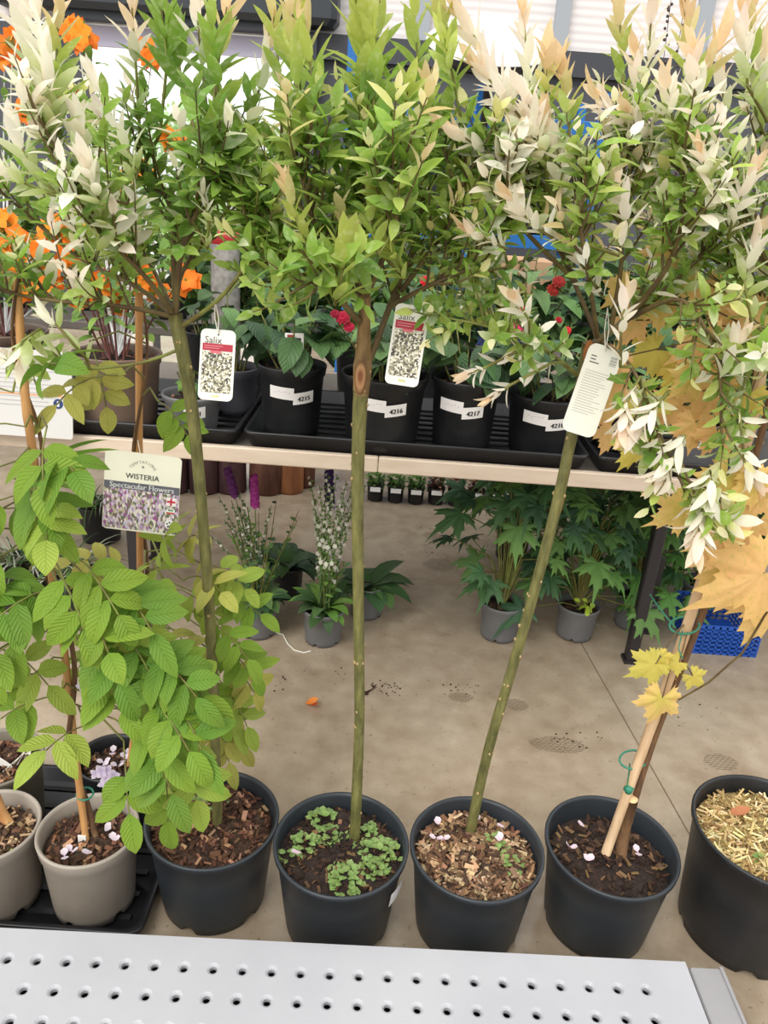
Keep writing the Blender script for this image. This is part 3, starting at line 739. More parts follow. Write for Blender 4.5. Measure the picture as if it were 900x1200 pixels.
# tree leaning to the right
cC = pots['C']
C = empty('potted_willow', cC, 'standard willow with trunk leaning right, in black pot of tan bark chips', 'potted tree')
pot_mesh(cC, soilz=SO, **BLK).build('pot', M_BLACKPOT, C)
soil_mesh(cC, .1235, SO, chips=CH_TAN, nchip=800, chsize=(.006, .024)).build('soil', [M_SOILT, M_ATTR], C)
moss(C, cC, .127, SO, ((.55, -.1, .02, 18), (.35, .3, .02, 16)))
petals(C, cC, .127, SO, ((-.55, .55), (-.62, .25), (-.52, .25), (.45, .3), (.02, .7), (.5, .62)))
sC = soil_pos(549, 978, SO); hC = sC.y + .05
tC, QC = trunk(C, [(549, 985, sC.y), (572, 880, sC.y + .01), (610, 750, sC.y + .02), (648, 610, sC.y + .03), (672, 500, hC), (690, 402, hC)], [.0112, .0100, .0098, .0098, .0100, .0105], M_BARK)
for a_, b_, cl in (((640, 637), (661, 575), (150, 116, 74)), ((686, 425), (692, 398), (150, 96, 56))):
    P_ = [at(a_[0] + (b_[0] - a_[0]) * k / 6, a_[1] + (b_[1] - a_[1]) * k / 6, hC - .016) for k in range(7)]
    g = MB(); g.tube(P_, [.002, .006, .007, .0074, .007, .006, .002], 8, lin(cl), jit=.1); g.build('bark_scar', M_ATTR, C)
topC = at(689, 408, hC)
CW = (.7, [CREAM, PINK, CREAM], [GREEN1, GREEN3]); CT = (.4, [CREAM, PINK, GOLD], [GREEN1, GREEN3, GREEN2]); CG = (0.12, [YELL, CREAM], [GREEN1, GREEN2, GREEN3]); CV = (.3, [CREAM, YELL], [GREEN3, GREEN1])
limb(C, [topC, (720, 385, hC), (760, 355, hC + .02), (820, 290, hC + .04), (850, 215, hC + .05)], .0065, .002, [CT, CG, CG, CW, CG], 15, (.1, .19), lean=(0, 0, .45), start=.3, tipL=.14)
limb(C, [at(715, 388, hC), (728, 300, hC - .02), (725, 210, hC - .03), (733, 140, hC - .03)], .0045, .0018, [CT, CG, CG, CW, CG], 15, (.1, .19), lean=(0, 0, .4), tipL=.12)
limb(C, [at(730, 378, hC), (780, 310, hC - .06), (800, 230, hC - .1), (800, 150, hC - .1)], .0048, .0018, [CT, CG, CG, CW], 14, (.1, .19), lean=(0, 0, .4), tipL=.13)
limb(C, [at(700, 395, hC), (670, 320, hC + .02), (640, 240, hC), (622, 170, hC - .02)], .0045, .0018, [CT, CG, CG, CW, CG], 15, (.1, .19), lean=(0, 0, .4), tipL=.13, leafL=.05)
limb(C, [at(675, 330, hC + .02), (620, 260, hC - .04), (592, 210, hC - .07), (585, 170, hC - .08)], .004, .0018, [CW, CW, CT, CG], 11, (.1, .16), lean=(0, 0, .35), tipL=.15, leafL=.052)
limb(C, [at(679, 440, hC), (640, 412, hC - .06), (580, 385, hC - .1), (520, 372, hC - .1)], .0034, .0016, [CG, CV, CG, CG], 15, (.07, .14), lean=(0, 0, .1), down=.5, up=.05, leafL=.038, start=.25, tipL=.08, twmat=M_GREENTWIG)
limb(C, [at(675, 440, hC), (620, 390, hC - .02), (560, 330, hC - .03), (530, 290, hC - .02)], .0032, .0016, [CV, CG, CT], 14, (.08, .14), lean=(0, 0, .15), leafL=.038, start=.25, tipL=.08, down=.3, up=.08, twmat=M_GREENTWIG)
limb(C, [at(740, 372, hC), (800, 352, hC - .08), (840, 420, hC - .12), (845, 500, hC - .13)], .0042, .0018, [CG, CG, CV, CG], 13, (.07, .15), lean=(0, 0, 0), down=.5, up=.03, leafL=.044, start=.3)
limb(C, [at(705, 400, hC), (740, 430, hC - .12), (770, 500, hC - .15), (800, 570, hC - .15)], .0034, .0014, [CG, CG, CV, CW], 12, (.06, .13), lean=(0, 0, -.1), down=.5, up=.0, leafL=.044, start=.25)
limb(C, [at(790, 520, hC - .15), (815, 580, hC - .18), (840, 610, hC - .18)], .0022, .0012, [CW, CV], 6, (.05, .09), lean=(0, 0, -.1), down=.4, up=.0, leafL=.05, start=.2, tipL=.07)
limb(C, [at(720, 385, hC), (760, 340, hC + .12), (780, 260, hC + .2), (770, 170, hC + .22)], .0045, .0018, [CT, CG, CG], 14, (.1, .18), lean=(0, 0, .4))
limb(C, [at(700, 395, hC), (690, 320, hC - .12), (680, 240, hC - .16), (690, 180, hC - .17)], .004, .0018, [CT, CG, CG, CG], 12, (.08, .16), lean=(0, 0, .35))

C_W = [CREAM, PW, PW, TAN]; C_P = [GREEN3, CREAM, PW, TAN]; C_T = [GREEN1, YG, TAN, TAN]
for b_, t_, dy, cl, k_, L_ in (((610, 135), (532, 2), -.06, C_W, 20, .056), ((612, 140), (556, 72), -.08, C_W, 14, .05), ((610, 205), (520, 145), -.08, C_W, 20, .045), ((640, 190), (615, 110), -.08, [GREEN3, CREAM, PW, PW], 17, .05), ((625, 130), (612, 10), -.04, C_P, 17, .05), ((640, 130), (640, 55), -.05, C_T, 9, .055), ((668, 150), (660, 78), -.06, C_T, 12, .05),
        ((660, 200), (640, 130), -.08, C_W, 14, .045), ((745, 160), (698, 108), -.05, C_W, 13, .048), ((730, 90), (724, -20), -.03, C_T, 14, .05), ((757, 110), (766, -20), -.03, C_P, 15, .048), ((750, 130), (744, 60), -.05, C_W, 13, .045), ((806, 110), (802, -15), -.08, C_T, 14, .052), ((816, 130), (812, 55), -.1, C_W, 13, .05), ((800, 140), (846, 40), -.06, C_T, 13, .055), ((790, 150), (780, 90), -.1, C_P, 10, .045),
        ((775, 180), (735, 128), -.06, C_W, 15, .046), ((738, 262), (722, 212), -.14, C_W, 11, .044), ((830, 215), (822, 178), -.14, C_P, 10, .045), ((625, 265), (595, 228), -.12, C_W, 12, .046), ((590, 290), (545, 268), -.12, C_W, 13, .04), ((695, 330), (668, 290), -.12, C_W, 9, .035), ((735, 470), (728, 505), -.16, C_W, 13, .045), ((765, 480), (740, 512), -.18, C_W, 12, .045), ((790, 535), (775, 558), -.17, C_W, 8, .05), ((835, 570), (824, 612), -.2, C_W, 12, .05),
        ((620, 375), (604, 350), -.12, C_W, 8, .04), ((570, 430), (545, 440), -.12, C_W, 7, .035), ((600, 450), (572, 468), -.12, C_W, 7, .035), ((728, 380), (735, 345), -.16, C_W, 9, .04), ((820, 610), (818, 645), -.2, C_W, 9, .05)):
    spear(C, b_, t_, hC + dy, cl, k_, L_)

# golden maple tied to a cane, fourth black pot
cD = pots['D']
D = empty('potted_maple', cD, 'young golden-leaved maple tied to a pale cane, in black pot of dark bare soil', 'potted tree')
pot_mesh(cD, soilz=SO - .012, **BLK).build('pot', M_BLACKPOT, D)
soil_mesh(cD, .1225, SO - .012, chips=CH_DARK, nchip=260, chsize=(.008, .022)).build('soil', [M_SOILD, M_ATTR], D)
petals(D, cD, .126, SO - .012, ((-.28, .62), (-.62, .12), (.5, .1), (-.35, -.15)))
sD = soil_pos(726, 1003, SO - .012)
Ys = sD.y
g = MB(); P_ = [at(710, 1000, Ys - .01), at(760, 860, Ys + .02), at(800, 750, Ys + .04), at(845, 610, Ys + .05), at(880, 500, Ys + .05), at(896, 410, Ys + .05)]
Q_ = []
for a_, b_ in zip(P_, P_[1:]):
    for k in range(6): Q_.append(a_.lerp(b_, k / 6))
Q_.append(P_[-1])
g.tube(Q_, [.0098 * (1.06 if k % 11 == 7 else 1) for k in range(len(Q_))], 12)
g.build('support_cane', M_PALECANE, D)
g = MB(); P_ = [at(727, 1004, Ys), at(733, 965, Ys + .004), at(740, 938, Ys + .008)]
g.tube(P_, [.0125, .0122, .0128], 14, jit=.03); st_ = g.build('stump', M_BROWN, D)
g = MB(); pc_ = at(740.5, 936, Ys + .008); g.blob(pc_, .0125, lin((226, 188, 140)), .05, .35, 8); tag(g.build('cut_face', M_ATTR, st_), 'pale sawn top of the stump')
trunk(D, [(737, 965, Ys + .012), (753, 905, Ys + .02), (774, 845, Ys + .03), (817, 735, Ys + .05), (862, 610, Ys + .06), (897, 490, Ys + .06), (915, 400, Ys + .06)], [.0065, .0078, .0072, .007, .0068, .0062, .0055], M_BROWN, nodes=10)
for i, (px, py) in enumerate(((734, 890), (794, 733))):
    g = MB(); c_ = at(px + 8, py, Ys + .03 if i == 0 else Ys + .045)
    ring_ = [c_ + V((.026 * math.cos(t_), .022 * math.sin(t_), .008 * math.sin(t_ + 1))) for t_ in [6.28318 * j / 18 for j in range(19)]]
    g.tube(ring_, .0022, 6)
    if i == 1:
        g.tube([c_ + V((-.02, -.01, 0)), at(772, 712, Ys), at(762, 697, Ys)], .0016, 5)
        g.tube([c_ + V((-.01, -.02, 0)), at(795, 760, Ys), at(800, 772, Ys)], .0013, 5)
    else:
        g.tube([c_ + V((-.01, -.012, 0)), at(735, 920, Ys), at(735, 945, Ys)], .0014, 5); g.blob(at(737, 925, Ys), .010, n=5)
    g.build('tie', M_TIE, D)
AY, AG, AO, AD = lin((226, 190, 120)), lin((206, 190, 92)), lin((230, 184, 126)), lin((210, 174, 100))
stems = MB()
def aleaf(px, py, dY, spx, rot, tiltn=(0, -1, .3), kind=0, cup=.35):
    """rot is the way the tip points in degrees from straight down, clockwise seen from the aisle"""
    p = at(px, py, Ys + dY); s_ = spx * (.8 if py < 540 else .92) / ppm(p)
    a = R(rot); d = V((-math.sin(a), -.12, -math.cos(a)))
    c0, c1 = ((AY, AO), (AG, AY), (AO, AY), (AD, AO), (AG, jc(AG)))[kind]
    g = MB(); g.palm(p, d, V(tiltn) + rv(.12), s_, jc(c0, .06), jc(c1, .06), 5, .42, cup, .13)
    g.build('leaf', M_ACER, D)
    near = min(QD, key=lambda q: (q - p).length) + V((0, 0, .03))
    stems.tube([p, p.lerp(near, .5) + V((0, 0, .015)), near], .0013, 5)
QD = [at(px, py, Ys + .06) for px, py in ((760, 850), (785, 790), (806, 740), (830, 670), (850, 610), (870, 540), (884, 490), (900, 420))]
for a_ in ((868, 640, -.06, 62, 62, (0, -1, .5), 0), (895, 672, -.08, 96, 50, (.1, -1, .3), 2), (905, 700, -.05, 78, 10, (0, -1, .2), 2), (858, 655, -.02, 60, 35, (0, -1, .3), 1), (845, 632, -.03, 44, 70, (0, -1, .6), 2),
           (800, 597, -.02, 46, 55, (0, -1, .2), 1), (808, 585, .0, 40, -5, (.2, -1, .1), 4), (852, 558, -.05, 50, 30, (0, -1, .4), 1), (884, 562, -.06, 46, -15, (0, -1, .3), 1), (893, 580, -.04, 44, 20, (0, -1, .4), 0),
           (768, 778, -.03, 40, 55, (0, -1, .3), 4), (776, 818, -.05, 46, 10, (0, -1, .2), 1), (796, 776, 0, 24, 60, (0, -1, .6), 4), (812, 792, .02, 26, -50, (0, -1, .3), 4), (774, 770, -.02, 24, -40, (0, -1, .5), 4),
           (735, 455, .1, 66, 30, (0, -1, .2), 2), (770, 410, .12, 52, 60, (0, -1, .4), 4), (745, 375, .12, 48, 20, (0, -1, .2), 0), (775, 355, .1, 46, -10, (0, -1, .4), 1), (735, 335, .12, 44, 40, (0, -1, .2), 1), (820, 400, .08, 52, 50, (0, -1, .3), 0),
           (835, 460, .06, 60, 20, (0, -1, .3), 2), (800, 475, .1, 58, 60, (0, -1, .5), 0), (815, 495, .04, 50, 0, (0, -1, .3), 0), (862, 505, .05, 46, 10, (0, -1, .3), 1), (858, 430, .06, 60, 25, (0, -1, .3), 0), (795, 430, .12, 44, 15, (.2, -1, .2), 4), (840, 505, .02, 44, 15, (0, -1, .3), 3),
           (895, 370, .05, 62, 40, (0, -1, .4), 0), (860, 360, .1, 50, 15, (0, -1, .4), 3), (750, 520, .05, 50, 25, (0, -1, .3), 4), (718, 505, .1, 40, 15, (0, -1, .2), 0), (780, 290, .15, 46, 20, (0, -1, .3), 3), (825, 330, .14, 52, 0, (0, -1, .3), 2), (890, 610, .0, 46, 5, (0, -1, .3), 0), (722, 420, .08, 46, 20, (0, -1, .2), 0), (765, 465, .06, 50, 5, (0, -1, .3), 4), (845, 395, .02, 52, 30, (0, -1, .3), 0), (880, 460, .0, 50, 20, (0, -1, .3), 4), (815, 440, .02, 48, 40, (0, -1, .4), 1)):
    aleaf(*a_)
stems.tube([at(778, 830, Ys + .05), at(830, 800, Ys - .02), at(870, 765, Ys - .05), at(900, 715, Ys - .05)], .002, 6)
stems.build('leaf_stalks', M_TWIG, D)

# fifth pot, straw mulch, with a willow whose stem leaves the picture
E_z = .275
p = atz(908, 974, E_z); cE = V((p.x, 1.205, 0))
E = empty('potted_willow', cE, 'tall black pot of golden straw mulch at the right edge with cream-tipped willow', 'potted tree')
pot_mesh(cE, .128, .157, E_z, .235).build('pot', M_DARKPOT, E)
soil_mesh(cE, .144, .238, chips=CH_STRAW, nchip=800, chsize=(.014, .045), straw=True).build('soil', [M_STRAW, M_ATTR], E)
g = MB(); q = atz(853, 953, .254)
g.leaf(q, V((1, .1, .05)), V((0, -.2, 1)), .05, .022, lin((176, 112, 76)), lin((196, 130, 92)), -.4, .5, .8); g.build('dry_leaf', M_PLAIN, E)
moss(E, cE, .144, .238, ((-.28, -.42, .014, 9),), 'seedling')
hE = cE.y + .06
tE, QE = trunk(E, [(930, 985, cE.y), (975, 800, hE), (1010, 600, hE), (1030, 420, hE + .02)], [.0115, .01, .0098, .0105], M_BARK)
tpE = QE[-1]
for path, sty, ns in (([tpE, (960, 360, hE), (900, 300, hE - .05), (868, 190, hE - .06)], [CT, CG, CG, CW, CG], 16), ([tpE, (970, 330, hE + .05), (920, 220, hE + .08), (890, 90, hE + .08)], [CT, CG, CG, CW], 16),
                      ([tpE, (985, 380, hE - .06), (930, 380, hE - .1), (880, 420, hE - .1)], [CG, CG, CV], 11), ([tpE, (1000, 300, hE), (960, 180, hE), (930, 70, hE)], [CT, CG], 12), ([tpE, (950, 400, hE), (900, 350, hE + .05), (840, 300, hE + .06)], [CG, CV], 12)):
    limb(E, path, .0055, .0018, sty, ns, (.1, .18), lean=(-.15, 0, .4), start=.35)

for b_, t_, dy, cl, k_, L_ in (((876, 100), (872, 10), -.04, C_P, 14, .05), ((882, 80), (882, -15), 0, C_T, 12, .05), ((885, 130), (898, 55), 0, C_P, 12, .05), ((860, 250), (885, 195), -.1, C_W, 14, .045), ((872, 330), (890, 270), -.1, C_P, 12, .045), ((850, 140), (845, 90), -.02, C_P, 10, .045), ((872, 540), (890, 570), -.14, C_W, 10, .045), ((850, 420), (868, 395), -.12, C_W, 9, .045)):
    spear(E, b_, t_, hE + dy, cl, k_, L_)

# ------------------------------------------------------------------ wisterias in taupe pots at the left
WG1, WG2, WG3, WY = lin((122, 154, 50)), lin((98, 138, 48)), lin((156, 176, 74)), lin((180, 174, 90))
def compound(g, st_, p, d, L, leafL, c_, pairs=4, drop=.22, nrm=V((0, -.6, .8))):
    pts = [V(p)]; dd = d.normalized(); n_ = pairs + 1
    for i in range(n_ + 1):
        pts.append(pts[-1] + dd * (L / (n_ + 1))); dd = (dd + V((0, 0, -drop)) + rv(.04)).normalized()
    st_.tube(pts, [.0014] * len(pts), 5)
    for i in range(1, len(pts)):
        ax = (pts[i] - pts[i - 1]).normalized(); side = ax.cross(nrm + rv(.15)); side = side.normalized()
        lst = ([1, -1] if i < len(pts) - 1 else [0])
        if i == 1: continue
        for s_ in lst:
            dl = (ax * .35 + side * s_ * .9 + V((0, 0, -.15)) + rv(.1)) if s_ else ax
            g.leaf(pts[i], dl, side.cross(ax) * (1 if side.cross(ax).z > 0 else -1) + rv(.15), leafL * random.uniform(.75, 1.15), leafL * random.uniform(.42, .5), jc(c_, .1), jc(mixc(c_, WG3, .3), .1), random.uniform(.1, .6), .22, .3, .05, 6)
def wisteria(root, cane, cols, zone, leafL=.062, stem=None, caneR=.0068, canem=None):
    g = MB(); Q_ = []
    for a_, b_ in zip(cane, cane[1:]):
        for k in range(8): Q_.append(a_.lerp(b_, k / 8))
    Q_.append(cane[-1])
    g.tube(Q_, [caneR * (1.14 if k % 9 == 4 else 1) for k in range(len(Q_))], 12); g.build('support_cane', canem or M_CANE, root)
    g = MB(); S = [q + V((.013 * math.cos(i * .45), .013 * math.sin(i * .45) + .004, 0)) for i, q in enumerate(Q_)]
    S[0] = Q_[0] + V((.022, .004, -.004))
    g.tube(S, [.0062 - .004 * i / len(S) for i in range(len(S))], 8); g.build('stem', M_BROWN, root)
    for px, py, Y, ax_, az_, L, n_ in zone:
        p = at(px, py, Y); near = min(S, key=lambda q: (q - p).length)
        lf, st_ = MB(), MB()
        st_.tube([near, near.lerp(p, .5) + V((0, 0, .02)), p], .0018, 5)
        compound(lf, st_, p, V((ax_, random.uniform(-.6, -.1), az_)), L, leafL, random.choice(cols), n_)
        b_ = st_.build('leaf_stalk', M_GREENTWIG, root); lf.build('leaflets', M_WIST, b_)
W_H, W_SO = .19, .155
def taupe(px, py, label, Y=None, m_=M_TAUPE, nm='potted_wisteria', cat='potted plant', h=W_H, r0=.08, r1=.0985, band=.032, z0=.012, chips=CH_RED):
    p = atz(px, py, h + z0); c = V((p.x, p.y, z0))
    o = empty(nm, c, label, cat)
    pot_mesh(c, r0, r1, h, h - .035, band=band, lip=.003).build('pot', m_, o)
    soil_mesh(c, r1 - .013, h - .035, chips=chips, nchip=150, chsize=(.008, .022)).build('soil', [M_SOIL, M_ATTR], o)
    return o, c
W2, c2 = taupe(103, 970, 'taupe pot of wisteria on orange bamboo cane, right of the two front taupe pots')
yW = atz(98, 985, .17).y
cane2 = [atz(101, 986, .168), at(88, 880, yW + .01), at(75, 760, yW + .02), at(48, 600, yW + .02), at(30, 470, yW + .02), at(18, 320, yW + .02)]
zone2 = []
for px, py, dY, ax_, az_, L in ((45, 455, -.03, .2, .35, .11), (55, 500, -.05, .1, -.1, .11), (30, 500, -.02, -.6, .2, .14), (55, 545, -.04, .2, .2, .13), (60, 590, -.05, .15, .1, .11), (40, 580, -.03, -.8, .1, .14), (85, 650, -.06, .5, .0, .14), (15, 620, -.02, -.6, .2, .13),
                                (60, 650, -.06, .2, -.1, .14), (105, 680, -.06, .5, -.3, .14), (30, 680, -.04, -.6, -.1, .14), (85, 700, -.06, .4, .1, .15), (55, 740, -.05, -.6, .1, .14), (120, 720, -.07, .3, -.4, .15), (100, 770, -.06, .6, .1, .13), (70, 815, -.04, -.4, .1, .1), (145, 770, -.08, .5, .1, .16), (165, 810, -.1, .6, .1, .15),
                                (130, 830, -.08, .3, .1, .15), (172, 850, -.1, .4, -.1, .13), (100, 850, -.06, -.1, .1, .09), (145, 868, -.1, .2, -.5, .12), (190, 885, -.1, .1, -.8, .13), (20, 540, 0, -.7, -.2, .12), (10, 700, -.02, -.5, -.3, .13), (-5, 600, 0, .5, .3, .14), (0, 760, 0, .6, 0, .12), (15, 560, -.03, .5, .1, .12), (-5, 660, -.02, .4, .1, .13), (35, 640, -.04, -.5, .0, .12), (70, 690, -.05, -.3, .2, .13), (95, 735, -.06, .5, .0, .13), (40, 790, -.03, -.6, .1, .11), (125, 680, -.05, .7, .0, .13), (140, 740, -.07, .5, -.1, .13), (165, 760, -.08, .6, .1, .14), (185, 800, -.1, .5, -.1, .14), (150, 840, -.08, .4, .1, .12), (205, 850, -.1, .3, -.4, .13), (15, 460, 0, -.3, .2, .11)):
    zone2.append((px, py, yW + dY, ax_, az_, L, 3 if L > .12 else 2))
wisteria(W2, cane2, [WG1, WG1, WG2, WG3], zone2, .074)
g = MB(); q = atz(98, 981, .178); g.box(q + V((0, -.007, 0)), (.016, .003, .022), cl=lin((240, 238, 232))); g.build('cane_collar', M_PAPER, W2)
g = MB(); q = atz(97, 1000, .168); g.box(q, (.022, .012, .014), rz=.3); g.build('tie', M_TIE, W2)
g = MB(); q = at(96, 930, yW + .01); g.tube([q + V((.016 * math.cos(t_) + .006, .013 * math.sin(t_), .004 * math.sin(t_))) for t_ in [6.28318 * j / 14 for j in range(15)]], .0022, 5); g.build('tie', M_TIE, W2)
for px, py in ((104, 806), (127, 912)):
    g = MB(); q = at(px, py, yW - .03)
    for k in range(7 if py < 900 else 10): g.flower(q + rv(.011), V((random.uniform(-.5, .5), -1, .3)), .026, 4, lin((238, 228, 240)), lin((206, 186, 222)), .5)
    g.build('blossom_cluster', M_PETAL, W2)
petals(W2, c2, .085, .155, ((.3, .2), (.1, .4), (.6, -.1), (-.2, -.5), (.2, -.45), (-.3, -.65)), cl=(214, 200, 216))

W1, c1 = taupe(-14, 966, 'taupe pot cut by the left edge, holding a thick bamboo stub in bark', chips=CH_TAN)
q = atz(12, 968, .165); g = MB(); g.tube([q, q + V((-.014, .0, .035)), q + V((-.09, .03, .30)), q + V((-.12, .04, .75))], [.0105, .011, .0105, .0095], 12); g.build('support_cane', M_CANE, W1)
g = MB(); g.box(q + V((-.02, -.012, .03)), (.012, .002, .05), rz=.3); g.build('plastic_tag', M_WHITE, W1)
q = atz(3, 995, .165); g = MB(); g.leaf(q, V((.6, -.4, .2)), V((0, 0, 1)), .04, .02, WG2, WG1); g.build('leaf', M_WIST, W1)
W3, c3 = taupe(-4, 886, 'grey-brown pot behind the left-edge pot, with dry roots and a white tag', m_=mat('olive_taupe', (124, 116, 102), .5), chips=CH_RED)
g = MB()
for k in range(5):
    a = random.uniform(-.5, 1); g.tube([c3 + V((.02 + .01 * k, -.02 + .012 * k, .165)), c3 + V((.05, .02 + .01 * k, .185)), c3 + V((.08, .03 - .015 * k, .172))], .0012, 4)
g.build('dry_roots', M_STRING, W3)
g = MB(); q = atz(8, 902, .17); mm = Matrix.Rotation(.7, 3, 'Y'); g.box(q + V((0, 0, .012)), (.055, .0015, .018), M=mm); g.build('plastic_tag', M_WHITE, W3)
W4, c4_ = taupe(131, 886, 'dark pot of yellow-green wisteria on a bamboo cane behind the taupe pot', r0=.064, r1=.079, m_=M_DARKPOT, chips=CH_DARK)
yV = c4_.y
cane4 = [at(165, 900, yV + .02), at(165, 800, yV), at(164, 650, yV), at(163, 500, yV), at(163, 342, yV)]
cane4[0] = V((c4_.x + .035, yV, .16))
zone4 = []
for px, py, ax_, az_, L in ((170, 665, .3, .5, .13), (200, 690, .8, .2, .14), (160, 680, -.3, .4, .13), (215, 680, .6, .6, .13), (230, 720, .8, .1, .15), (190, 730, .3, .1, .13), (215, 770, .6, -.2, .14), (250, 745, .7, -.1, .12), (250, 790, .6, -.3, .13), (180, 780, .1, -.2, .13), (205, 820, .5, -.2, .14), (235, 830, .6, -.2, .12), (150, 740, -.4, .1, .12),
                            (225, 860, .2, -.6, .12), (140, 440, -.5, .1, .12), (185, 470, .6, -.1, .09), (235, 660, .6, .0, .1), (180, 850, .3, -.3, .13), (175, 700, .2, .3, .12), (240, 700, .6, .2, .12), (205, 740, .4, .0, .12), (260, 770, .4, -.2, .1), (240, 800, .5, .0, .12), (215, 640, .2, .4, .1), (190, 660, .1, .5, .11), (250, 840, .4, -.4, .1), (105, 400, .3, -.4, .12)):
    zone4.append((px, py, yV - .05 + random.uniform(-.04, .03), ax_, az_, L, 3))
wisteria(W4, cane4, [WY, WY, WG3, WG1], zone4, .06, caneR=.0066)
petals(W4, c4_, .07, .155, [(random.uniform(-.3, .9), random.uniform(-.6, .5)) for _ in range(16)], cl=(206, 192, 212))

# ------------------------------------------------------------------ hanging tags and cards
def frame(p, tilt=0.0, yaw=0.0, lean=0.0):
    """card facing the aisle: returns local->world; tilt turns it in its own plane, lean tips its top back"""
    M = Matrix.Rotation(yaw, 3, 'Z') @ Matrix.Rotation(-lean, 3, 'X') @ Matrix.Rotation(tilt, 3, 'Y')
    return lambda x, y, z=0.0: V(p) + M @ V((x, -z, y))
def rounded(w, h, r, n=5):
    o = []
    for cx_, cy_, a in ((w / 2 - r, h / 2 - r, 0), (-w / 2 + r, h / 2 - r, 90), (-w / 2 + r, -h / 2 + r, 180), (w / 2 - r, -h / 2 + r, 270)):
        o += [(cx_ + r * math.cos(R(a + 90 * k / n)), cy_ + r * math.sin(R(a + 90 * k / n))) for k in range(n + 1)]
    return o
def card(root, f, outline, cl, th=.0012, name='card'):
    g = MB(); g.col = lin(cl)
    a = [g.pt(f(x, y, 0)) for x, y in outline]; b = [g.pt(f(x, y, -th)) for x, y in outline]
    g.face(*a); g.face(*b[::-1])
    for i in range(len(a)): j = (i + 1) % len(a); g.face(a[i], b[i], b[j], a[j])
    return g.build(name, M_PAPER, root, False)
def flat(g, f, x0, y0, x1, y1, cl, z=.0004):
    g.quad(f(x0, y0, z), f(x1, y0, z), f(x1, y1, z), f(x0, y1, z), lin(cl))
def picmat(name, cols, scale, stretch=None):
    mt = bpy.data.materials.new(name); mt.use_nodes = True
    n = mt.node_tree.nodes; l = mt.node_tree.links; b = n['Principled BSDF']; b.inputs['Roughness'].default_value = .4
    t = n.new('ShaderNodeTexCoord'); v = n.new('ShaderNodeTexVoronoi'); v.inputs['Scale'].default_value = scale
    s = t.outputs['Object']
    if stretch:
        q = n.new('ShaderNodeMapping'); q.inputs['Scale'].default_value = stretch; l.new(s, q.inputs[0]); s = q.outputs[0]
    l.new(s, v.inputs['Vector'])
    bw = n.new('ShaderNodeSeparateColor'); l.new(v.outputs['Color'], bw.inputs[0])
    r = n.new('ShaderNodeValToRGB'); r.color_ramp.interpolation = 'CONSTANT'
    el = r.color_ramp.elements
    for i, c in enumerate(cols):
        if i < 2: el[i].position = i / len(cols); el[i].color = c4(c)
        else: el.new(i / len(cols)).color = c4(c)
    l.new(bw.outputs[0], r.inputs[0]); l.new(r.outputs[0], b.inputs['Base Color']); return mt
M_PIC = picmat('salix_picture', [(226, 220, 200), (96, 92, 78), (198, 192, 166), (58, 56, 50), (240, 236, 222), (140, 136, 112), (166, 160, 132)], 380)
M_WPIC = picmat('wisteria_picture', [(214, 202, 196), (176, 150, 178), (120, 108, 96), (226, 220, 210), (150, 88, 140), (96, 110, 76), (206, 190, 214), (186, 178, 150)], 300, (1, 1, .55))

def salix_tag(p, w, h, tilt, yaw, top, label, text=True):
    o = empty('plant_tag', p, label, 'tag')
    f = frame(V((0, 0, 0)) + p, tilt, yaw, .25)
    card(o, f, rounded(w, h, w * .16), (238, 236, 226))
    g = MB(); flat(g, f, -w * .43, -h * .39, w * .43, h * .19, (200, 200, 190)); g.build('picture', M_PIC, o, False)
    g = MB(); flat(g, f, -w * .43, h * .20, w * .43, h * .30, (176, 44, 62), .0005); flat(g, f, -w * .2, h * .165, w * .1, h * .2, (214, 110, 120), .0006)
    for k in range(2): flat(g, f, -w * .38, h * (.262 - .03 * k), w * (.15 - .1 * k), h * (.27 - .03 * k), (224, 150, 156), .0007)
    g.build('header_band', M_PAPER, o, False)
    g = MB(); put_text(g, 'Salix', w * .27, lambda x, y: f(x - w * .38, y + h * .345, .0006), lin((90, 86, 80)), 'LEFT'); g.build('lettering', M_PAPER, o, False)
    g = MB(); pts_ = [f(w * .03 * math.cos(t_), h * .43 + w * .03 * math.sin(t_), .0005) for t_ in [6.28318 * k / 12 for k in range(12)]]
    g.face(*[g.pt(q, (.02, .02, .02)) for q in pts_]); g.build('hole', M_PAPER, o, False)
    g = MB(); flat(g, f, -w * .1, -h * .455, w * .12, -h * .425, (206, 206, 150)); g.build('logo', M_PAPER, o, False)
    g = MB(); hp = f(0, h * .43, .001); mid = hp.lerp(top, .5)
    g.tube([hp, mid + V((.003, 0, 0)), top], .0009, 5); g.tube([hp, mid - V((.003, 0, 0)), top], .0009, 5); g.build('string', M_STRING, o)
    return o
def sz(p, pxs): return pxs / ppm(p)
p = at(254, 428, hA - .035); salix_tag(p, sz(p, 41), sz(p, 82), R(1), 0, at(252, 353, hA - .03), 'upright white Salix picture tag hanging right of the leftmost trunk')
p = at(477, 405, hB - .03); salix_tag(p, sz(p, 40), sz(p, 93), R(4), -.05, at(481, 335, hB + .02), 'slightly tilted white Salix picture tag hanging right of the knotted trunk')
p = at(694, 458, hC - .045); w, h = sz(p, 41), sz(p, 106)
o = empty('plant_tag', p, 'white care tag with printed text, hanging across the right-leaning trunk', 'tag'); f = frame(p, R(13), .0, .22)
card(o, f, rounded(w, h, w * .22), (232, 230, 218))
g = MB()
for k in range(3): flat(g, f, -w * .36, h * (.36 - .035 * k), w * (-.2 + .12 * (k == 2)), h * (.368 - .035 * k) + .0007, (110, 108, 104))
for k in range(17): flat(g, f, -w * .38, h * (.2 - .029 * k), w * random.uniform(.1, .38), h * (.2 - .029 * k) + .0008, (168, 166, 158))
g.build('printed_text', M_PAPER, o, False)
g = MB()
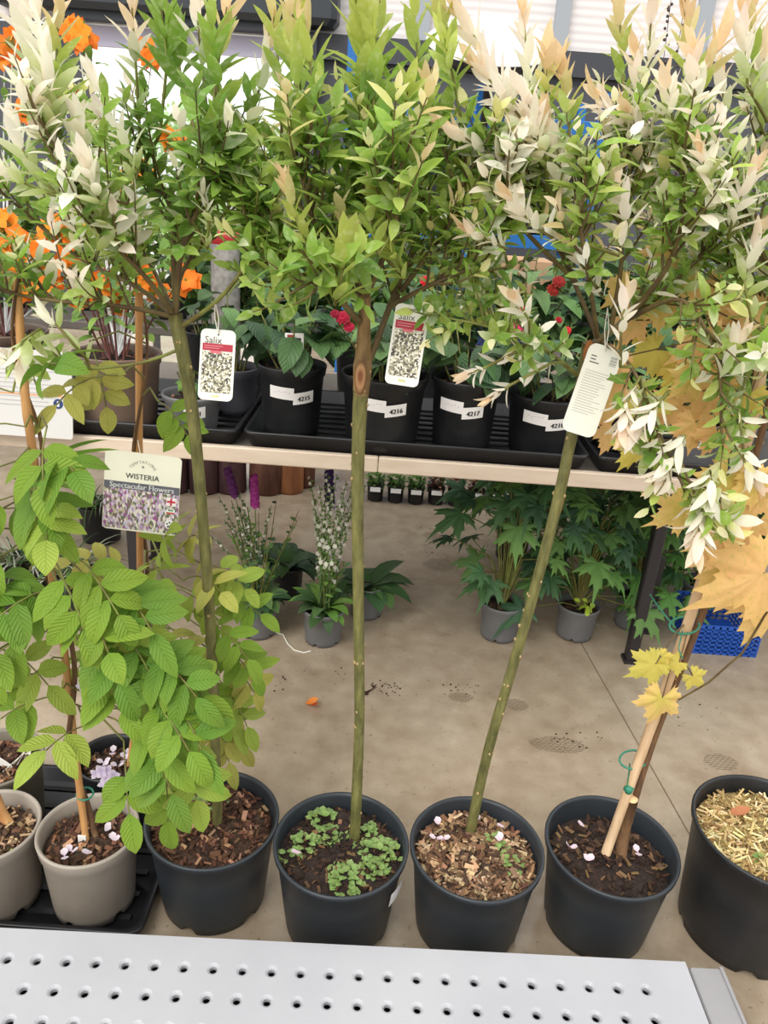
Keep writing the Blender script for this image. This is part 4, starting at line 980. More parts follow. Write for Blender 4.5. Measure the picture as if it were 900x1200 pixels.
for k in range(7): flat(g, f, w * .2, h * (.31 + .016 * k), w * .4, h * (.31 + .016 * k) + (.0011 if k % 2 else .0006), (110, 110, 112))
g.build('bar_code', M_PAPER, o, False)
g = MB(); hp = f(-w * .02, h * .44, .001); tp = at(712, 360, hC - .01); g.tube([hp, hp.lerp(tp, .5) + V((.004, 0, 0)), tp], .0009, 5); g.tube([hp, hp.lerp(tp, .5) - V((.003, 0, 0)), tp], .0009, 5); g.build('string', M_STRING, o)

p = at(166, 578, yV - .12); w, h = sz(p, 88), sz(p, 95)
o = empty('plant_card', p, 'large cream Wisteria picture card tied to a bamboo cane at left', 'plant card'); f = frame(p, R(4), .05, .15)
card(o, f, rounded(w, h, w * .06), (236, 234, 214))
g = MB(); flat(g, f, -w / 2 + .0005, h * .03, w / 2 - .0005, h * .12, (98, 98, 106)); 
put_text(g, 'Spectacular Flowers', w * .105, lambda x, y: f(x, y + h * .073, .0008), lin((240, 240, 240)), bold=.0003); g.build('title_band', M_PAPER, o, False)
g = MB(); flat(g, f, -w / 2 + .0005, -h * .48, w / 2 - .0005, h * .03, (200, 190, 200)); g.build('picture', M_WPIC, o, False)
g = MB(); put_text(g, 'WISTERIA', w * .1, lambda x, y: f(x * 1.0, y + h * .2, .0006), lin((84, 84, 80)), bold=.0002); g.build('lettering', M_PAPER, o, False)
g = MB(); s_ = 'TEMPTATIONS'
for i, ch in enumerate(s_):
    a = R(150 - 120 * i / (len(s_) - 1)); rr = w * .18
    def fn(x, y, a=a):
        ca, sa = math.cos(a - math.pi / 2), math.sin(a - math.pi / 2)
        return f(rr * math.cos(a) + x * ca - y * sa, h * .24 + rr * math.sin(a) * .9 + x * sa + y * ca, .0006)
    put_text(g, ch, w * .055, fn, lin((150, 148, 140)))
g.flower(f(0, h * .33, .0008), f(0, 0, 1) - f(0, 0, 0), w * .04, 6, lin((150, 150, 140)), cup=.05); g.build('crest', M_PAPER, o, False)
g = MB(); x0, y0_ = w * .33, -h * .06
flat(g, f, x0, y0_ - h * .06, x0 + w * .13, y0_ + h * .045, (238, 232, 232), .0006); flat(g, f, x0 + w * .052, y0_ - h * .055, x0 + w * .078, y0_ + h * .04, (206, 60, 76), .0009); flat(g, f, x0 + .001, y0_ - h * .02, x0 + w * .13 - .001, y0_ + h * .006, (206, 60, 76), .0009); g.build('flag_badge', M_PAPER, o, False)
g = MB(); flat(g, f, x0 + w * .01, -h * .21, x0 + w * .12, -h * .16, (238, 240, 234), .0006); flat(g, f, x0 + w * .03, -h * .185, x0 + w * .1, -h * .165, (90, 140, 90), .0008); flat(g, f, x0 + w * .01, -h * .22, x0 + w * .12, -h * .2, (196, 80, 66), .0008)
pts_ = [f(x0 + w * .06 + w * .065 * math.cos(t_), -h * .36 + w * .065 * math.sin(t_), .0007) for t_ in [6.28318 * k / 16 for k in range(16)]]; g.face(*[g.pt(q, lin((240, 240, 236))) for q in pts_])
for dx, dy in ((-.03, .01), (.0, -.025), (.03, .02), (.0, .03), (-.02, -.03)): flat(g, f, x0 + w * (.05 + dx), -h * .37 + w * dy, x0 + w * (.07 + dx), -h * .37 + w * (dy + .022), (50, 48, 50), .001)
g.build('badge', M_PAPER, o, False)
g = MB(); hp = f(-w * .03, h * .44, .0); q = at(163, 515, yV - .0); g.tube([hp, hp.lerp(q, .5) - V((0, .004, 0)), q + V((0, -.008, 0)), q + V((.009, 0, .002)), q + V((0, .009, .004)), q + V((-.009, 0, .002)), q + V((0, -.008, 0))], .0009, 5); g.build('string', M_STRING, o)

# ------------------------------------------------------------------ pots and plants on the bench
DG1, DG2, DG3 = lin((74, 104, 62)), lin((60, 88, 58)), lin((96, 128, 76))
MG1, MG2 = lin((112, 148, 70)), lin((134, 166, 84))
RED, PINKF, MAG, ORG, ORY = lin((214, 40, 52)), lin((232, 70, 130)), lin((170, 60, 140)), lin((240, 112, 30)), lin((250, 158, 50))
def bush(root, c, n, spread, h, leafL, cols, wr=.55, flowers=(), stemcol=None, mt=None, droop=.2, nl=6, z0=0):
    """stems fanning out of the pot, broad leaves on each; each flower head a part of its own"""
    sm, lf = MB(), MB(); tops = []
    for k in range(n):
        a = 6.28318 * k / n + random.uniform(-.3, .3); q = spread * math.sqrt(random.uniform(.1, 1)); hh = h * random.uniform(.6, 1.0) * (1 - .25 * q / spread)
        b0 = V((c[0] + .25 * q * math.cos(a), c[1] + .25 * q * math.sin(a), c[2] + z0)); b1 = b0 + V((.35 * q * math.cos(a), .35 * q * math.sin(a), hh * .55)); b2 = V((c[0] + q * math.cos(a), c[1] + q * math.sin(a), c[2] + z0 + hh))
        P_ = [b0, b0.lerp(b1, .5), b1, b1.lerp(b2, .5), b2]; sm.tube(P_, [.0035, .003, .0026, .0022, .0016], 5); tops.append(b2)
        for i in range(nl):
            t_ = .3 + .7 * (i + random.random()) / nl; j = min(3, int(t_ * 4)); pos = P_[j].lerp(P_[j + 1], t_ * 4 - j)
            th = a + random.gauss(0, 1.2); d = V((math.cos(th), math.sin(th), random.uniform(-.25, .5) - droop))
            cc = jc(random.choice(cols), .15); L = leafL * random.uniform(.7, 1.2)
            lf.leaf(pos, d, V((0, 0, 1)) + rv(.25), L, L * random.uniform(wr * .85, wr * 1.1), cc, jc(cc, .1), random.uniform(.2, .8), .18, .3, .04, 5)
    sm.build('stems', stemcol or M_GREENTWIG, root); lf.build('foliage', mt or M_GLOSS, root)
    return tops
def pompom(root, p, size, cl, cl2=None, up=None, rows=4, petals_=9, name='flower_head'):
    g = MB(); g.flower(p, up or V((random.uniform(-.3, .3), -.8, .7)), size, petals_, cl, cl2, .1, rows); return g.build(name, M_PETAL, root)
def bench_pot(px, pyb, r1, h, m_, label, name='potted_plant', number=None, Y=None, band=.03, chips=CH_DARK, z=TZ + .009, r0=None, blank=True, lab_at=0.0):
    p = atz(px, pyb, z) if Y is None else at(px, pyb, Y)
    c = V((p.x, (p.y if Y is None else Y), z)); o = empty(name, c, label, 'potted plant'); r0 = r0 or r1 * .8
    pot_mesh(c, r0, r1, h, h - .025, band=band, lip=.004, seg=40).build('pot', m_, o)
    soil_mesh(c, r1 - .014, h - .025, chips=chips, nchip=30).build('soil', [M_SOILD, M_ATTR], o)
    f0 = math.atan2(c.y, c.x) + math.pi                              # side that faces the aisle
    def srf(x, y, dz=.0012):
        rr = r0 + (r1 - r0) * (y / h) + dz - .0035; a = f0 + x / rr
        return c + V((rr * math.cos(a), rr * math.sin(a), y))
    def patch(g, x0, x1, y0, y1, sl=0.0, dz=.0012):
        for k in range(6):
            xa, xb = x0 + (x1 - x0) * k / 6, x0 + (x1 - x0) * (k + 1) / 6
            g.quad(*[srf(x, y + sl * x, dz) for x, y in ((xa, y0), (xb, y0), (xb, y1), (xa, y1))], cl=lin((238, 234, 232)))
    if number:
        yb = h * .58
        if blank:
            g = MB(); patch(g, lab_at - .072, lab_at - .002, yb, yb + .034, -.06)
            for k in range(5): 
                xa = lab_at - .058 + .01 * k; ya = yb + .02 + random.uniform(-.003, .003)
                g.quad(*[srf(x, y, .0017) for x, y in ((xa, ya), (xa + .006, ya + .002), (xa + .006, ya + .0032), (xa, ya + .0012))], cl=lin((196, 160, 190)))
            tag(g.build('blank_sticker', M_PAPER, o), 'white sticker with faint handwriting')
        g = MB(); patch(g, lab_at - .004, lab_at + .056, yb - .014, yb + .019, .12, .0018)
        put_text(g, number, .0185, lambda x, y: srf(lab_at + .027 + x, y + yb + .0 + .12 * (lab_at + .027 + x), .0026), (.01, .01, .01), bold=.0008)
        tag(g.build('number_sticker', M_PAPER, o), 'white sticker printed ' + number)
    return o, c
o, c = bench_pot(143, 496, .12, .205, M_BROWNPOT, 'orange-flowered shrub in a wide brown pot at the left of the bench', 'potted_azalea', chips=CH_RED)
M_REDSTEM = mat('red_stem', (128, 72, 66), .6, (96, 52, 50), 30)
bush(o, c, 11, .16, .42, .06, [MG1, MG2, DG3], .4, stemcol=M_REDSTEM, z0=.18)
def azalea_heads(o, c, spots, Yj=.05):
    for px, py, Y in spots:
        p = at(px, py, Y + random.uniform(-Yj, Yj)); g = MB(); g.blob(p, .017, lin((150, 130, 60)), n=5)
        for k in range(5): g.flower(p + rv(.011), V((random.uniform(-.8, .8), -1, random.uniform(-.3, .8))), random.uniform(.055, .075), 5, jc(random.choice((ORG, ORY, ORG)), .08), jc(ORY), .35)
        g.build('flower_cluster', M_PETAL, o)
        sm = MB(); b_ = c + V((0, 0, .19)); sm.tube([b_, b_.lerp(p, .5) + V((0, 0, .04)), p], [.003, .0024, .0015], 5)
        for k in range(10): q = b_.lerp(p, random.uniform(.6, 1)); sm.leaf(q + rv(.012), V((random.uniform(-1, 1), -.5, random.uniform(0, .8))), V((0, 0, 1)), .055, .02, jc(MG1), jc(MG2), .3)
        sm.build('flower_stem', M_PLAIN, o)
        for k in range(0): pass
for sp in [MB]: pass
azalea_heads(o, c, [(150, 255, 2.12), (135, 235, 2.15), (175, 330, 2.08), (185, 345, 2.1), (140, 350, 2.08), (120, 330, 2.1), (160, 205, 2.2), (200, 165, 2.25), (178, 70, 2.3), (100, 45, 2.2), (90, 35, 2.2), (70, 105, 2.2), (215, 330, 2.1), (110, 265, 2.1), (160, 310, 2.1)])
o, c = bench_pot(20, 492, .12, .2, M_BROWNPOT, 'orange-flowered shrub partly behind the printed sign at the far left', 'potted_azalea', chips=CH_RED, Y=2.3)
bush(o, c, 11, .16, .42, .06, [MG1, MG2, DG3], .4, stemcol=M_REDSTEM, z0=.18)
azalea_heads(o, c, [(5, 300, 2.2), (20, 280, 2.22), (40, 310, 2.2), (8, 265, 2.25), (60, 330, 2.2), (30, 340, 2.2), (75, 300, 2.2), (5, 60, 2.3), (15, 50, 2.3), (30, 135, 2.25), (95, 350, 2.2), (65, 270, 2.25), (10, 330, 2.2), (45, 285, 2.2)])
o, c = bench_pot(226, 502, .084, .105, M_GREYPOT, 'small grey pot of bark stickered 4211 left of the black pots', 'potted_seedling', '4211', blank=False, chips=CH_RED, lab_at=-.02, band=.02)
bush(o, c, 4, .05, .1, .04, [DG1, MG1], .5, z0=.08, nl=4)
o, c = bench_pot(272, 492, .085, .14, mat('slate_plastic', (84, 84, 92), .5), 'dark grey pot behind the small stickered grey pot on the bench', 'potted_plant', chips=CH_RED, Y=2.3)
bush(o, c, 7, .12, .32, .075, [DG1, DG2, DG3], .6, z0=.11)
HD = dict(chips=CH_DARK)
o, c = bench_pot(341, 506, .097, .2, M_DARKPOT, 'black pot stickered 4215 with large dark leaves and an orange flower picture tag', 'potted_dahlia', '4215', lab_at=.008)
bush(o, c, 9, .16, .30, .10, [DG1, DG2, DG3], .62, z0=.17)
q = at(345, 406, c.y - .115); f = frame(q, R(-3), 0, .1)
tg_ = MB(); tg_.col = lin((236, 232, 224)); flat(tg_, f, -.024, -.045, .024, .034, (232, 228, 224)); flat(tg_, f, -.022, -.03, .022, .006, (240, 104, 40), .0006); tg_.flower(f(0, -.012, .001), f(0, 0, 1) - f(0, 0, 0), .036, 12, lin((246, 92, 40)), lin((232, 56, 40)), .05, 2)
flat(tg_, f, -.018, .012, .0, .03, (150, 60, 60), .0007); flat(tg_, f, .004, .008, .018, .022, (70, 70, 72), .0007)
tagp = empty('picture_label', q, 'small orange dahlia picture label stuck in the black pot stickered 4215', 'label')
for v_i, v_ in enumerate(tg_.v): pass
tg_.build('printed_face', M_PAPER, tagp, False); g = MB(); g.box(f(0, -.006, -.002), (.046, .0016, .078), M=Matrix.Rotation(-.1, 3, 'X')); g.build('backing', M_WHITE, tagp, False)
o, c = bench_pot(446, 518, .122, .2, M_DARKPOT, 'black pot stickered 4216 with dark red flowers, just right of the knotted trunk', 'potted_dahlia', '4216', lab_at=.01)
bush(o, c, 9, .17, .28, .10, [DG1, DG2, DG3], .6, z0=.17)
for px, py, sz_, cl in ((402, 372, .045, lin((176, 30, 60))), (409, 383, .035, lin((190, 40, 70))), (393, 368, .03, lin((150, 24, 50))), (412, 316, .03, PINKF), (505, 243, .03, MAG)): pompom(o, at(px, py, c.y - .05), sz_, cl)
o, c = bench_pot(539, 522, .1, .2, M_DARKPOT, 'black pot stickered 4217 between the knotted trunk and the leaning trunk', 'potted_dahlia', '4217', lab_at=.0)
bush(o, c, 9, .16, .26, .10, [DG1, DG2, DG3], .6, z0=.17)
o, c = bench_pot(633, 527, .115, .17, M_DARKPOT, 'black pot stickered 4218 with bright pink flower, partly behind the leaning trunk', 'potted_dahlia', '4218', lab_at=.01)
bush(o, c, 9, .17, .28, .10, [DG1, DG2, DG3], .6, z0=.14)
for px, py, sz_, cl in ((605, 362, .06, lin((226, 44, 84))), (612, 380, .055, PINKF), (598, 352, .05, RED), (665, 387, .025, RED), (655, 375, .022, lin((170, 30, 40)))): pompom(o, at(px, py, c.y - .08), sz_, cl, rows=4)
o, c = bench_pot(722, 524, .085, .13, M_DARKPOT, 'black pot half hidden by white willow leaves right of the hanging care tag', 'potted_plant')
bush(o, c, 6, .1, .2, .08, [DG1, DG3], .55, z0=.1)
o, c = bench_pot(812, 541, .085, .13, M_GREYPOT, 'grey pot stickered 4221 behind golden maple leaves', 'potted_plant', '4221', blank=False, lab_at=-.02)
bush(o, c, 6, .1, .22, .08, [DG1, DG3], .55, z0=.1)
o, c = bench_pot(888, 548, .085, .13, M_GREYPOT, 'grey pot on the bench at the right edge, behind the pale cane', 'potted_plant')
bush(o, c, 6, .1, .22, .08, [DG1, DG3], .55, z0=.1)
# second row on the bench
for i, (px, Y, hh, cols, fl_, lab) in enumerate((
        (250, 2.72, .62, [DG1, MG1], (), 'leafy mid-green shrub at the back of the bench behind the leftmost trunk'),
        (330, 2.66, .5, [DG1, DG3], (), 'dark-leaved shrub at the back of the bench behind the pot stickered 4215'),
        (425, 2.7, .45, [MG1, DG3], (), 'leafy shrub at the back of the bench behind the knotted trunk'),
        (515, 2.68, .45, [DG1, DG2], ((500, 330, RED),), 'dark leafy plant at the back of the bench behind the pot stickered 4217'),
        (600, 2.7, .5, [DG1, DG3], ((585, 248, PINKF), (602, 252, MAG), (573, 320, PINKF), (655, 330, lin((150, 40, 36))), (648, 340, lin((160, 50, 40)))), 'pink-flowered leafy plant at the back of the bench behind the pot stickered 4218'),
        (700, 2.66, .42, [DG1, DG2], (), 'dark shrub at the back of the bench behind the care tag'),
        (790, 2.7, .48, [DG3, MG1], (), 'mid-green shrub at the back of the bench behind the golden leaves'),
        (885, 2.68, .48, [DG1, MG1], (), 'shrub at the back of the bench near the right edge'))):
    o, c = bench_pot(px, 450, .11, .18, M_DARKPOT, lab, 'potted_shrub', Y=Y, z=TZ - .004)
    bush(o, c, 16, .22, hh, .1, cols, .5, z0=.13, nl=9)
    for x_, y_, cl in fl_: pompom(o, at(x_, y_, Y - .12), .05, cl, rows=3)
# canister with a red top among the leaves
p = at(264, 318, 2.5); g = MB(); cn = empty('canister', (p.x, 2.5, TZ - .004), 'grey canister with a red top band among leaves at the back of the bench', 'canister')
zt = at(264, 262, 2.5).z; zm_ = at(264, 284, 2.5).z
g.lathe([(.001, .0), (.042, 0), (.045, .006), (.045, zm_ - TZ)], 28, (p.x, 2.5, TZ - .004)); g.build('body', mat('canister_grey', (186, 180, 176), .45, (150, 146, 142), 60), cn)
g = MB(); g.lathe([(.045, zm_ - TZ), (.046, zm_ - TZ + .002), (.046, zm_ - TZ + .02), (.043, zt - TZ - .02), (.02, zt - TZ - .008), (.018, zt - TZ), (.001, zt - TZ)], 28, (p.x, 2.5, TZ - .004)); g.build('top_band', mat('canister_red', (176, 40, 44), .4), cn)

# printed sign at the left
pA, pB = at(90, 500, 1.955), at(82, 408, 1.955 + .1)
ps = at(20, 470, 1.955); sgn = empty('information_sign', (ps.x, 1.955, TZ), 'white printed sign with orange rules and blue dots at the far left of the bench', 'sign')
w, h = .46, pB.z - pA.z + .04
f = frame(V((pA.x - w / 2 - .012, 1.95, TZ + h / 2 - .035)), R(0), 0, -.0)
f = frame(V((pA.x - w / 2 - .002, 1.948, (pA.z + pB.z) / 2 - .01)), R(0), 0, .18)
card(sgn, f, rounded(w, h, .008), (206, 204, 200), .004, 'board')
g = MB()
for xx in (-w * .46, w * .03):
    flat(g, f, xx, h * .34, xx + w * .4, h * .38, (150, 152, 156), .0006)
    flat(g, f, xx, -h * .28 + (.06 if xx > 0 else 0), xx + w * .42, -h * .265 + (.06 if xx > 0 else 0), (232, 150, 90), .0006)
    for k in range(9): flat(g, f, xx, h * (.26 - .05 * k), xx + w * random.uniform(.3, .42), h * (.26 - .05 * k) + .0022, (176, 174, 172), .0006)
g.build('printed_lines', M_PAPER, sgn, False)
for xx in (w * .0, w * .42):
    g = MB(); pts_ = [f(xx + .013 * math.cos(t_), -h * .36 + (.06 if xx > .01 else 0) + .013 * math.sin(t_), .0008) for t_ in [6.28318 * k / 18 for k in range(18)]]; g.face(*[g.pt(q, lin((40, 60, 104))) for q in pts_])
    flat(g, f, xx - .003, -h * .36 + (.06 if xx > .01 else 0) - .007, xx + .003, -h * .36 + (.06 if xx > .01 else 0) + .007, (230, 232, 236), .0011); g.build('blue_dot', M_PAPER, sgn, False)

# ------------------------------------------------------------------ plants standing on the floor under the bench
def floor_pot(px, pyb, r1, h, m_, label, name, off=None):
    p = atz(px, pyb, .0); c = V((p.x, p.y + r1 * .8, .001)); o = empty(name, c, label, 'potted plant')
    pot_mesh(c, r1 * .82, r1, h, h - .02, band=.018, lip=.003, seg=40).build('pot', m_, o)
    soil_mesh(c, r1 - .012, h - .02, chips=CH_DARK, nchip=30).build('soil', [M_SOILD, M_ATTR], o)
    return o, c
WSP = lin((226, 224, 206))
def spike(root, b0, h, cl, n, lean=V((0, 0, 0)), fs=.013, dense=.55, name='flower_spike', stemc=lin((104, 128, 70)), bud=None):
    g = MB(); P_ = [b0 + lean * (k / 6) ** 1.5 + V((0, 0, h * k / 6)) for k in range(7)]
    g.tube(P_, [.003 - .0022 * k / 6 for k in range(7)], 5, stemc)
    for i in range(n):
        t_ = (1 - dense) + dense * i / n; j = min(5, int(t_ * 6)); p = P_[j].lerp(P_[j + 1], t_ * 6 - j); a = i * 2.4
        d = V((math.cos(a), math.sin(a), .3)); s_ = fs * (1.15 - .5 * (t_))
        g.flower(p + d * s_ * .7, d, s_ * 1.6, 5, jc(cl, .06), None, .2) if (bud is None or i % 2) else g.blob(p + d * .005, .004, bud, n=4)
    return g.build(name, M_PETAL, root)
def rosette(root, c, z, n, L, cols, wr=.5, up=(.1, 1.1)):
    g = MB()
    for k in range(n):
        a = 6.28318 * k / n * 1.6 + random.uniform(-.3, .3); d = V((math.cos(a), math.sin(a), random.uniform(*up)))
        cc = jc(random.choice(cols), .15); g.leaf(V((c[0], c[1], c[2] + z)) + V((math.cos(a), math.sin(a), 0)) * .015, d, V((-math.cos(a) * .4, -math.sin(a) * .4, 1)), L * random.uniform(.7, 1.15), L * wr * random.uniform(.8, 1.1), cc, jc(cc), random.uniform(.5, 1.1), .2, .4, .04, 6)
    return g.build('basal_leaves', M_GLOSS, root)
def airy(root, c, z, n, h, spread, cols, leafL=.03):
    sm, lf = MB(), MB()
    for k in range(n):
        a = random.uniform(0, 6.28); q = spread * random.uniform(.2, 1); P_ = [V((c[0] + q * t_ * math.cos(a), c[1] + q * t_ * math.sin(a), c[2] + z + h * t_ * random.uniform(.85, 1))) for t_ in (0, .3, .6, 1)]
        sm.tube(P_, [.0026, .002, .0016, .001], 4)
        for i in range(12):
            t_ = random.uniform(.2, 1) * 2.99; j = int(t_); p = P_[j].lerp(P_[j + 1], t_ - j); d = rv(1) + V((0, 0, .6)); cc = jc(random.choice(cols), .2); lf.leaf(p, d, rv(1), leafL * random.uniform(.5, 1.2), leafL * .4, cc, cc, .2, .2, .4, seg=3)
    sm.build('stems', M_GREENTWIG, root); lf.build('foliage', M_PLAIN, root)
def spike_to(root, c, px, py, cl, n, fs, dense, bud=None, base=V((0, 0, .11)), dy=0.0):
    b0 = c + base + V((random.uniform(-.02, .02), random.uniform(-.02, .02), 0)); q = at(px, py, c.y + dy)
    spike(root, b0, q.z - b0.z, cl, n, V((q.x - b0.x, dy, 0)), fs, dense, bud=bud)
o, c = floor_pot(299, 751, .072, .125, M_GREYPOT, 'grey pot under the bench, left one with pink flower spikes and broad leaves', 'potted_mullein')
rosette(o, c, .11, 40, .11, [DG1, DG2, DG3], .55, (.2, 2.6)); airy(o, c, .1, 16, .36, .15, [DG3, MG1, DG2])
spike_to(o, c, 299, 556, MAG, 46, .02, .22); spike_to(o, c, 266, 548, lin((110, 50, 110)), 40, .02, .2)
for px, py in ((255, 585), (272, 590), (262, 610), (286, 600), (300, 620), (318, 592), (248, 625), (280, 575)): spike_to(o, c, px, py, lin((214, 214, 200)), 30, .009, .6, bud=DG3, dy=random.uniform(-.06, .06))
o, c = floor_pot(333, 704, .066, .125, M_DARKPOT, 'dark pot of broad grey-green leaves behind the left grey pot under the bench', 'potted_mullein')
rosette(o, c, .11, 30, .14, [DG2, DG1, lin((96, 116, 92))], .5, (.3, 1.6))
o, c = floor_pot(376, 760, .072, .125, M_GREYPOT, 'grey pot with tall white flower spikes under the bench left of the knotted trunk', 'potted_foxglove')
rosette(o, c, .11, 34, .12, [DG1, DG3, MG1], .4, (.3, 2.8)); airy(o, c, .1, 10, .2, .08, [DG3, MG1])
for px, py in ((364, 556), (368, 585), (374, 570), (380, 600), (388, 565), (395, 555), (400, 580), (406, 560), (412, 590), (420, 556), (428, 570), (434, 560), (384, 556), (372, 610), (410, 615)): spike_to(o, c, px, py, WSP, 44, .0125, .72, bud=MG1, dy=random.uniform(-.05, .06))
spike_to(o, c, 385, 552, lin((66, 40, 96)), 40, .022, .25)
o, c = floor_pot(428, 728, .066, .125, M_GREYPOT, 'grey pot of broad leaves hidden behind the knotted trunk under the bench', 'potted_mullein')
rosette(o, c, .11, 16, .15, [DG2, DG1, DG3], .5, (.2, 1.5)); 
DD1, DD2, DD3 = lin((70, 106, 68)), lin((56, 88, 66)), lin((104, 144, 76))
def delph(o, c, n, h, spread, size, cols, z=.11, low=.25, cut=.58):
    """long leaf stalks, each ending in a deeply cut leaf"""
    sm, lf = MB(), MB()
    for k in range(n):
        a = 6.28318 * k * .618 + random.uniform(-.3, .3); hh = h * random.uniform(low, 1.0); q = spread * random.uniform(.35, 1) * (1.15 - .4 * hh / h)
        b0 = V((c[0], c[1], c[2] + z)); b2 = V((c[0] + q * math.cos(a), c[1] + q * math.sin(a), c[2] + z + hh)); b1 = V((c[0] + .3 * q * math.cos(a), c[1] + .3 * q * math.sin(a), c[2] + z + hh * .8))
        sm.tube([b0, b0.lerp(b1, .5), b1, b2], [.0032, .0028, .0024, .0016], 5)
        d = V((math.cos(a), math.sin(a), random.uniform(-.9, .1))); cc = jc(random.choice(cols), .15)
        lf.palm(b2, d, V((0, 0, 1)) + rv(.25) + V((0, -.35, 0)), size * random.uniform(.6, 1.05), jc(cc, .05), jc(mixc(cc, DD3, .2), .1), 5, cut, .4, .2, 100)
    sm.build('leaf_stalks', M_GREENTWIG, o); lf.build('foliage', M_PLAIN, o)
o, c = floor_pot(586, 755, .076, .135, M_GREYPOT, 'grey pot of dark cut-leaved delphinium under the bench, left of the leaning trunk', 'potted_delphinium')
delph(o, c, 30, .50, .26, .12, [DD1, DD2, DD1, DD3])
o, c = floor_pot(676, 754, .076, .125, M_GREYPOT, 'grey pot of delphinium under the bench, right of the leaning trunk', 'potted_delphinium')
delph(o, c, 44, .50, .26, .12, [DD1, DD2, DD3], low=.06)
g = MB(); p = at(687, 710, c.y - .08)
for k in range(16): g.leaf(p + rv(.014), rv(1), V((0, -.3, 1)), .022, .018, lin((168, 196, 62)), lin((190, 212, 84)), .3, .1, .8, seg=3)
g.build('young_shoot', M_PLAIN, o)
o, c = floor_pot(745, 742, .076, .125, M_GREYPOT, 'pot of drooping bright green delphinium leaves beside the black bench leg', 'potted_delphinium')
delph(o, c, 46, .46, .17, .12, [DD3, DD1, lin((84, 130, 60))], low=.02)
o, c = floor_pot(822, 725, .076, .125, M_GREYPOT, 'grey pot of leafy delphinium under the bench right of the black bench leg', 'potted_delphinium')
delph(o, c, 40, .44, .18, .11, [DD1, DD3, DD2], low=.05)
o, c = floor_pot(640, 690, .076, .125, M_DARKPOT, 'delphinium in black pot behind the others under the bench, at the middle', 'potted_delphinium')
delph(o, c, 36, .5, .28, .12, [DD2, DD1], low=.1)
o, c = floor_pot(740, 690, .076, .125, M_DARKPOT, 'delphinium in black pot behind the black bench leg, deep under the bench', 'potted_delphinium')
delph(o, c, 36, .52, .28, .12, [DD2, DD1], low=.1)
spike(o, at(737, 640, c.y), .16, RED, 14, V((0, 0, 0)), .02, .4)
o, c = floor_pot(600, 660, .076, .125, M_DARKPOT, 'delphinium in black pot deep under the bench, left of the leaning trunk', 'potted_delphinium')
delph(o, c, 40, .52, .24, .12, [DD2, DD1], low=.1)
o, c = floor_pot(690, 650, .076, .125, M_DARKPOT, 'delphinium in black pot at the back under the bench, right of the leaning trunk', 'potted_delphinium')
delph(o, c, 40, .52, .28, .12, [DD2, DD1], low=.1)
o, c = floor_pot(800, 660, .076, .125, M_DARKPOT, 'delphinium in black pot at the back under the bench, right of the black leg', 'potted_delphinium')
delph(o, c, 40, .52, .28, .12, [DD2, DD1], low=.1)
o, c = floor_pot(880, 720, .076, .125, M_DARKPOT, 'dark leafy plant under the bench at the right edge above the blue crate', 'potted_delphinium')
delph(o, c, 36, .5, .26, .12, [DD2, DD1], low=.1)
# blue lattice crate
p = atz(850, 768, 0); cx0, cx1 = atz(812, 766, 0).x, atz(884, 770, 0).x
cr_ = empty('crate', (p.x, p.y + .12, 0), 'blue plastic lattice crate on the floor at the right under the bench', 'crate')
M_BLUE = mat('blue_plastic', (34, 84, 176), .45)
def crate(o, x0, x1, y0, y1, z0, h, m_):
    for nm, ax, (a0_, a1_), fx in (('side', 0, (x0, x1), y0), ('side', 0, (x0, x1), y1), ('side', 1, (y0, y1), x0), ('side', 1, (y0, y1), x1)):
        g = MB(); L = a1_ - a0_
        def bx(a, z, la, lz):
            g.box((a, fx, z) if ax == 0 else (fx, a, z), (la, .004, lz) if ax == 0 else (.004, la, lz))
        mid = (a0_ + a1_) / 2
        k = max(5, int(L / .022))
        for i in range(k + 1): bx(a0_ + L * i / k, z0 + h / 2, .006, h)
        for i in range(7): bx(mid, z0 + .003 + (h - .006) * i / 6, L, .006 if i < 6 else .014)
        g.build(nm, m_, o, False)
    g = MB(); g.box(((x0 + x1) / 2, (y0 + y1) / 2, z0 + .003), (x1 - x0, y1 - y0, .005)); g.build('bottom', m_, o, False)
crate(cr_, cx0, cx1, p.y, p.y + .24, .001, .11, M_BLUE)
# dark grassy pots at the left under the bench
CG_ = lin((196, 200, 180))
for px, pyb, r1, lab in ((18, 720, .1, 'black pot of pale-striped grass under the bench at the left edge'), (82, 726, .075, 'black pot of pale-striped grass behind the left bamboo cane'), (112, 640, .09, 'black pot of arching grass in the shade under the left of the bench')):
    o, c = floor_pot(px, pyb, r1, .16, M_DARKPOT, lab, 'striped_sedge')
    g = MB()
    for k in range(60):
        a = random.uniform(0, 6.28); d = V((math.cos(a), math.sin(a), random.uniform(.6, 2))); cl = jc(random.choice((CG_, DG3, DG1)), .1)
        g.leaf(c + V((random.uniform(-.03, .03), random.uniform(-.03, .03), .14)), d, V((0, 0, 1)), random.uniform(.14, .26), .006, cl, cl, random.uniform(.5, 1.3), .2, .4, seg=6)
    g.build('foliage', M_PLAIN, o)

# litter on the floor
p = atz(366, 825, .004); g = MB(); g.leaf(p - V((.02, 0, 0)), V((1, .2, .1)), V((0, 0, 1)), .042, .03, lin((240, 130, 50)), lin((250, 160, 80)), -.4, .35, .8); g.leaf(p, V((.5, -.6, .2)), V((0, 0, 1)), .03, .022, lin((236, 110, 40)), None, -.4, .35, .8)
tag(g.build('fallen_petal', M_PETAL), 'orange petal lying on the concrete left of the knotted trunk', 'petal')
g = MB(); g.tube([atz(x_, y_, .003) for x_, y_ in ((312, 746), (322, 741), (332, 744), (337, 754), (345, 762), (356, 765), (364, 763))], .0026, 6)
tag(g.build('string_scrap', M_STRING), 'pale scrap of string on the concrete between the two grey pots', 'string')

